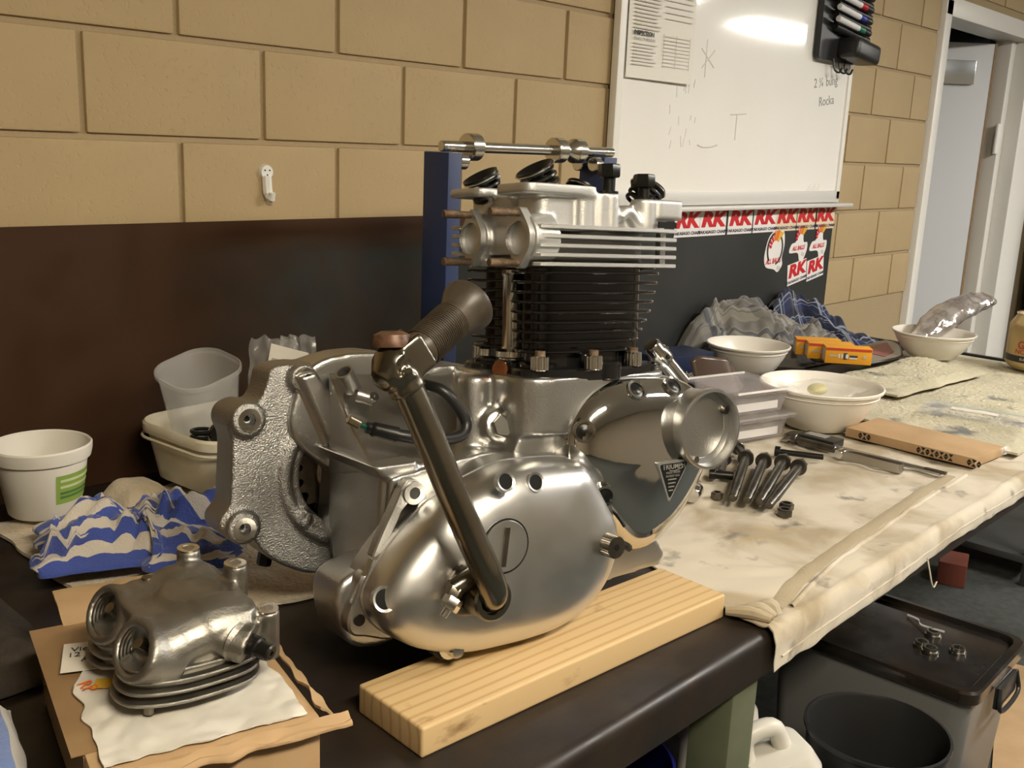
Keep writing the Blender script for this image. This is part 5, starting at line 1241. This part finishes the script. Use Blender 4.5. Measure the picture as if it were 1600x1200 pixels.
nut(.890, -.924, 'bright small nut beside the row of long bolts', .013, .012, 'dark_steel'); nut(.918, -1.066, 'black nut lying against another nut near the seam', .016); nut(.955, -1.050, 'black nut beside its twin, nearer the long bolts', .015)
so = thing('chrome_socket', 'chrome cylinder poking out from behind the timing cover', 'socket', (.820, -.905, .0175+ctop(.83, -.90, .05)), math.radians(20))
MB().lathe([(0, 0), (.016, 0), (.017, .002), (.017, .040), (.015, .043), (.011, .043), (.011, .02), (0, .02)], (0, 0, 0), (1, 0, 0), 24).build('socket_body', M['chrome'], so)

# beer can
M['can'] = mat('gold_can', (.46, .34, .15), .32, .5); M['can_red'] = mat('can_red', (.42, .05, .04), .4)
cnp = Vector((2.835, -.945, .042)); CRD = .088
cn = thing('drink_can', 'gold drink can with red lettering at the bench end', 'can', cnp)
MB().lathe([(0, .003), (CRD*.72, 0), (CRD*.92, .012), (CRD, .022), (CRD, .150), (CRD*.97, .158), (CRD*.80, .182), (CRD*.78, .186), (CRD*.80, .190), (CRD*.74, .190), (CRD*.72, .183), (0, .183)], (0, 0, 0), (0, 0, 1), 48).build('can_body', M['can'], cn)
MB().lathe([(CRD*.79, .186), (CRD*.815, .189), (CRD*.80, .193), (CRD*.75, .192), (CRD*.73, .1845), (0, .1845)], (0, 0, 0), (0, 0, 1), 40).build('can_lid', M['bright'], cn)
MB().lathe([(CRD+.0006, .030), (CRD+.0006, .052)], (0, 0, 0), (0, 0, 1), 48).build('black_band', M['black_plastic'], cn)
tocam = math.atan2(-1.987-cnp.y, -.891-cnp.x)
def cantext(s, size, z, m, sx=1.0, off=.0012, da=0.0, bold=0):
    me = text_mesh(s, size, .0002, 0, bold, sx=sx)
    for v in me.vertices:
        a = tocam+da+v.co.x/CRD; r = CRD+off+v.co.z; zz = z+v.co.y; v.co = (r*math.cos(a), r*math.sin(a), zz)
    link('can_lettering', me, m, cn)
cantext('GREAT', .036, .088, M['can_red'], 1.0, bold=.0006); cantext('NORTHERN', .022, .065, M['can_red'], 1.05, bold=.0003)
cantext('SUPER CRISP', .012, .041, M['label_white'], 1.0, .0018, -.1)
for k in range(9):
    a = math.radians(150-14*k); b = MB(); da = .35*math.cos(a); z = .120; pts = []
    for t in (0, .5, 1):
        aa = tocam+(.75*t*math.cos(a))*.55; zz = .118+.035*t*math.sin(a)-.012*t*t; pts.append(((CRD+.001)*math.cos(aa), (CRD+.001)*math.sin(aa), zz))
    b.tube(path(pts, 4), [.0022*(1-.08*i) for i in range(9)], 5); b.build('leaf_print', M['green_dark'], cn)
# ================================================================ UNDER AND BEYOND THE BENCH
M['lidblack'] = mat('gloss_black_lid', (.010, .010, .010), .22, coat=.3, var=[(.022, .016, .012)], vscale=6, rvar=.12)
M['crate'] = mat('cloudy_crate', (.17, .17, .165), .35, spec=.5)
cr_ = thing('storage_crate', 'cloudy storage crate with a black lid standing on the floor beside the bench', 'crate', (1.765, -1.010, ZF), math.radians(1.5))
HL = .44
rs = []
for s, z in ((.86, 0), (.88, .01), (.955, HL-.05), (.955, HL-.03)): rs.append([(a*s, b*s, z) for a, b in rrect(.43, .555, .05, 6)])
MB().rings(rs).build('crate_body', M['crate'], cr_)
rs = []
for s, z in ((1.0, HL-.028), (1.02, HL-.024), (1.02, HL+.004), (1.0, HL+.010), (.93, HL+.010), (.915, HL+.006), (.905, HL-.006)): rs.append([(a*s, b*s, z) for a, b in rrect(.43, .555, .045, 6)])
MB().rings(rs).build('lid', M['lidblack'], cr_)
for y in (-.283, .283): 
    MB().box((0.02, y*1.02, HL-.06), (.15, .014, .06), bev=.004).build('latch', M['black_plastic'], cr_)
    MB().tube(path([(-.05, y*1.03, HL-.03), (-.05, y*1.07, HL-.09), (.09, y*1.07, HL-.09), (.09, y*1.03, HL-.03)], 6), .006, 8).build('handle', M['black_plastic'], cr_)
lz = ZF+HL-.006
for x, y, lb in ((1.735, -1.115, 'pale ring nut on the black lid, half over its neighbour'), (1.752, -1.085, 'pale ring nut on the black lid touching another'), (1.838, -1.082, 'pale ring nut on the black lid beside the cable tie'), (1.79, -1.168, 'pale ring nut standing alone on the black lid')):
    o = thing('ring_nut', lb, 'nut', (x, y, lz+.0004), x*9)
    b = MB(); b.ring((0, 0, 0), (0, 0, .006), .022, .013, 26); b.ring((0, 0, .006), (0, 0, .016), .018, .013, 26); b.build('ring_body', M['dark_steel'] if False else M['axle'], o)
ct = MB(); P = path([(1.905, -.98, lz+.006), (1.885, -1.02, lz+.012), (1.862, -1.04, lz+.010), (1.842, -1.11, lz+.022)], 8)
ct.surf(24, 2, lambda u, v: P[min(len(P)-1, int(u*(len(P)-1)))]+Vector((.012*(v-.5), .004*(v-.5), 0)), .0015); ct = ct.build('cable_tie', mat('grey_strap', (.30, .29, .27), .4)); tag(ct, 'pale plastic strap curling across the black lid', 'strap')
# black bin
bn_ = thing('rubbish_bin', 'round black rubbish bin with an open top standing in front of the crate', 'bin', (1.150, -1.222, ZF))
MB().lathe([(0, .004), (.11, 0), (.115, .006), (.150, .49), (.156, .494), (.156, .502), (.150, .503), (.146, .495), (.112, .012), (0, .010)], (0, 0, 0), (0, 0, 1), 48).build('bin_body', M['black_plastic'], bn_)
# white jugs
M['jug'] = mat('milky_jug', (.60, .58, .52), .35)
def jug(label, x, y, rz, w, d, h):
    t = thing('cut_jug', label, 'jug', (x, y, ZF), rz, 'milky plastic jugs under the bench')
    rs = []
    for s, z in ((.90, 0), (1.0, .02), (1.0, h*.80), (.99, h*.86), (.90, h*.95), (.72, h), (.5, h*1.01)): rs.append([(a*s, b*s, z+.03*(a/w)*(z/h)) for a, b in rrect(w, d, .045, 6)])
    MB().rings(rs).build('jug_body', M['jug'], t)
    MB().tube(path([(-w*.30, 0, h*.93), (-w*.36, 0, h*1.06), (-w*.05, 0, h*1.10), (w*.12, 0, h*1.0)], 6), .020, 12).build('jug_handle', M['jug'], t); return t
jug('milky white jug standing in front of the black bin', .880, -1.118, math.radians(-30), .19, .17, .52)
jug('milky white jug behind the green bench leg', .985, -.93, math.radians(10), .16, .16, .50)
M['blue_bucket'] = mat('blue_bucket', (.012, .014, .19), .35)
bb = thing('blue_bucket', 'deep blue bucket on the floor under the bench', 'bucket', (.560, -.900, ZF))
MB().lathe([(0, .004), (.12, 0), (.125, .006), (.155, .52), (.16, .524), (.16, .534), (.154, .535), (.15, .525), (.12, .012), (0, .010)], (0, 0, 0), (0, 0, 1), 44).build('bucket_wall', M['blue_bucket'], bb)
# cardboard on the floor
fcd = MB().box((0, 0, .004), (.85, .60, .006), bev=.001).build('floor_cardboard', M['card'], None, loc=(2.42, -1.43, ZF+.001), rot=(0, 0, .3)); tag(fcd, 'brown cardboard sheet lying on the dark floor', 'cardboard')
# steel shelf frame far behind
M['grey_steel'] = mat('dull_grey_steel', (.06, .062, .06), .5, .4)
sf = thing('storage_rack', 'dark steel storage rack standing beyond the bench end', 'rack', (3.75, -.62, ZF))
for x in (-.22, .35):
    for y in (-.24, .24): MB().box((x, y, .30), (.04, .04, .60), bev=.003).build('leg', M['grey_steel'], sf)
for z in (.12, .58): MB().box((.065, 0, z), (.64, .52, .03), bev=.003).build('shelf', M['grey_steel'], sf)
rd = MB().box((0, 0, .05), (.16, .11, .10), bev=.006).build('red_tin', mat('dull_red_tin', (.16, .045, .03), .45), None, loc=(3.35, -.62, ZF+.001), rot=(0, 0, .3)); tag(rd, 'dull red tin on the floor by the storage rack', 'tin')
def sk(u, v):
    a = 2*PI*u; r = .15*(1-.25*v)*(1+.12*nz(math.cos(a)*2, math.sin(a)*2, v*3)); return (4.10+r*math.cos(a), -1.12+r*math.sin(a), ZF+.005+.36*v)
b = MB(); b.surf(30, 12, sk); b.f([v for v in b.bm.verts][11::12]); b = b.build('white_sack', mat('sack_cloth', (.55, .50, .42), .9), double=.0005); tag(b, 'off-white sack standing on the floor beyond the bench', 'sack')
M['coat'] = mat('dark_olive_cloth', (.050, .044, .028), .9, var=[(.085, .075, .048)], vscale=5)  # folded olive cloth, added to darken the bright wall right of the door frame
b = MB(); b.surf(40, 16, lambda u, v: (5.56+.55*u, -.10-.05*math.sin(u*23+2*v)-.05*math.sin(PI*u), -.75+1.30*v-.06*abs(u-.5)*v), .01, (0, 1, 0)); b = b.build('added_dark_cloth', M['coat'], ang=80); tag(b, 'dark olive coat-like cloth added to darken the wall beside the door frame', 'coat')

# prints and fittings belong to the part they sit on
UNDER = (('backing', ('brand_letters', 'lower_lettering', 'crest_print', 'ring_print', 'grey_print')), ('label', ('label_print',)), ('carton', ('red_band', 'white_end_label', 'plug_picture', 'carton_lettering', 'tape_strip')),
         ('can_body', ('black_band', 'can_lettering', 'leaf_print')), ('shipping_label', ('label_lettering',)), ('board_face', ('smudge_mark', 'marker_writing')), ('sheet', ('print_line', 'heading', 'table_rule', 'photo_print', 'seam_band', 'seam_ridge', 'hem_stitch', 'loose_thread')),
         ('slab', ('flute_edge', 'flute_opening')), ('display_housing', ('display',)), ('tray', ('red_print', 'white_print')), ('lid', ('lid_ridge',)), ('nut_body', ('nut_collar',)), ('jug_body', ('jug_handle',)), ('docket', ('docket_print',)), ('hook_head', ('nail',)))
for t_ in [o for o in SC.objects if o.parent is None and o.type == 'EMPTY']:
    ch = list(t_.children)
    for host, kids in UNDER:
        h = [c for c in ch if c.name.split('.')[0] == host]
        if not h or len([c for c in t_.children if c.name.split('.')[0] not in kids]) < 2: continue      # keep at least two parts
        for c in ch:
            if c.name.split('.')[0] in kids: c.parent = h[0]
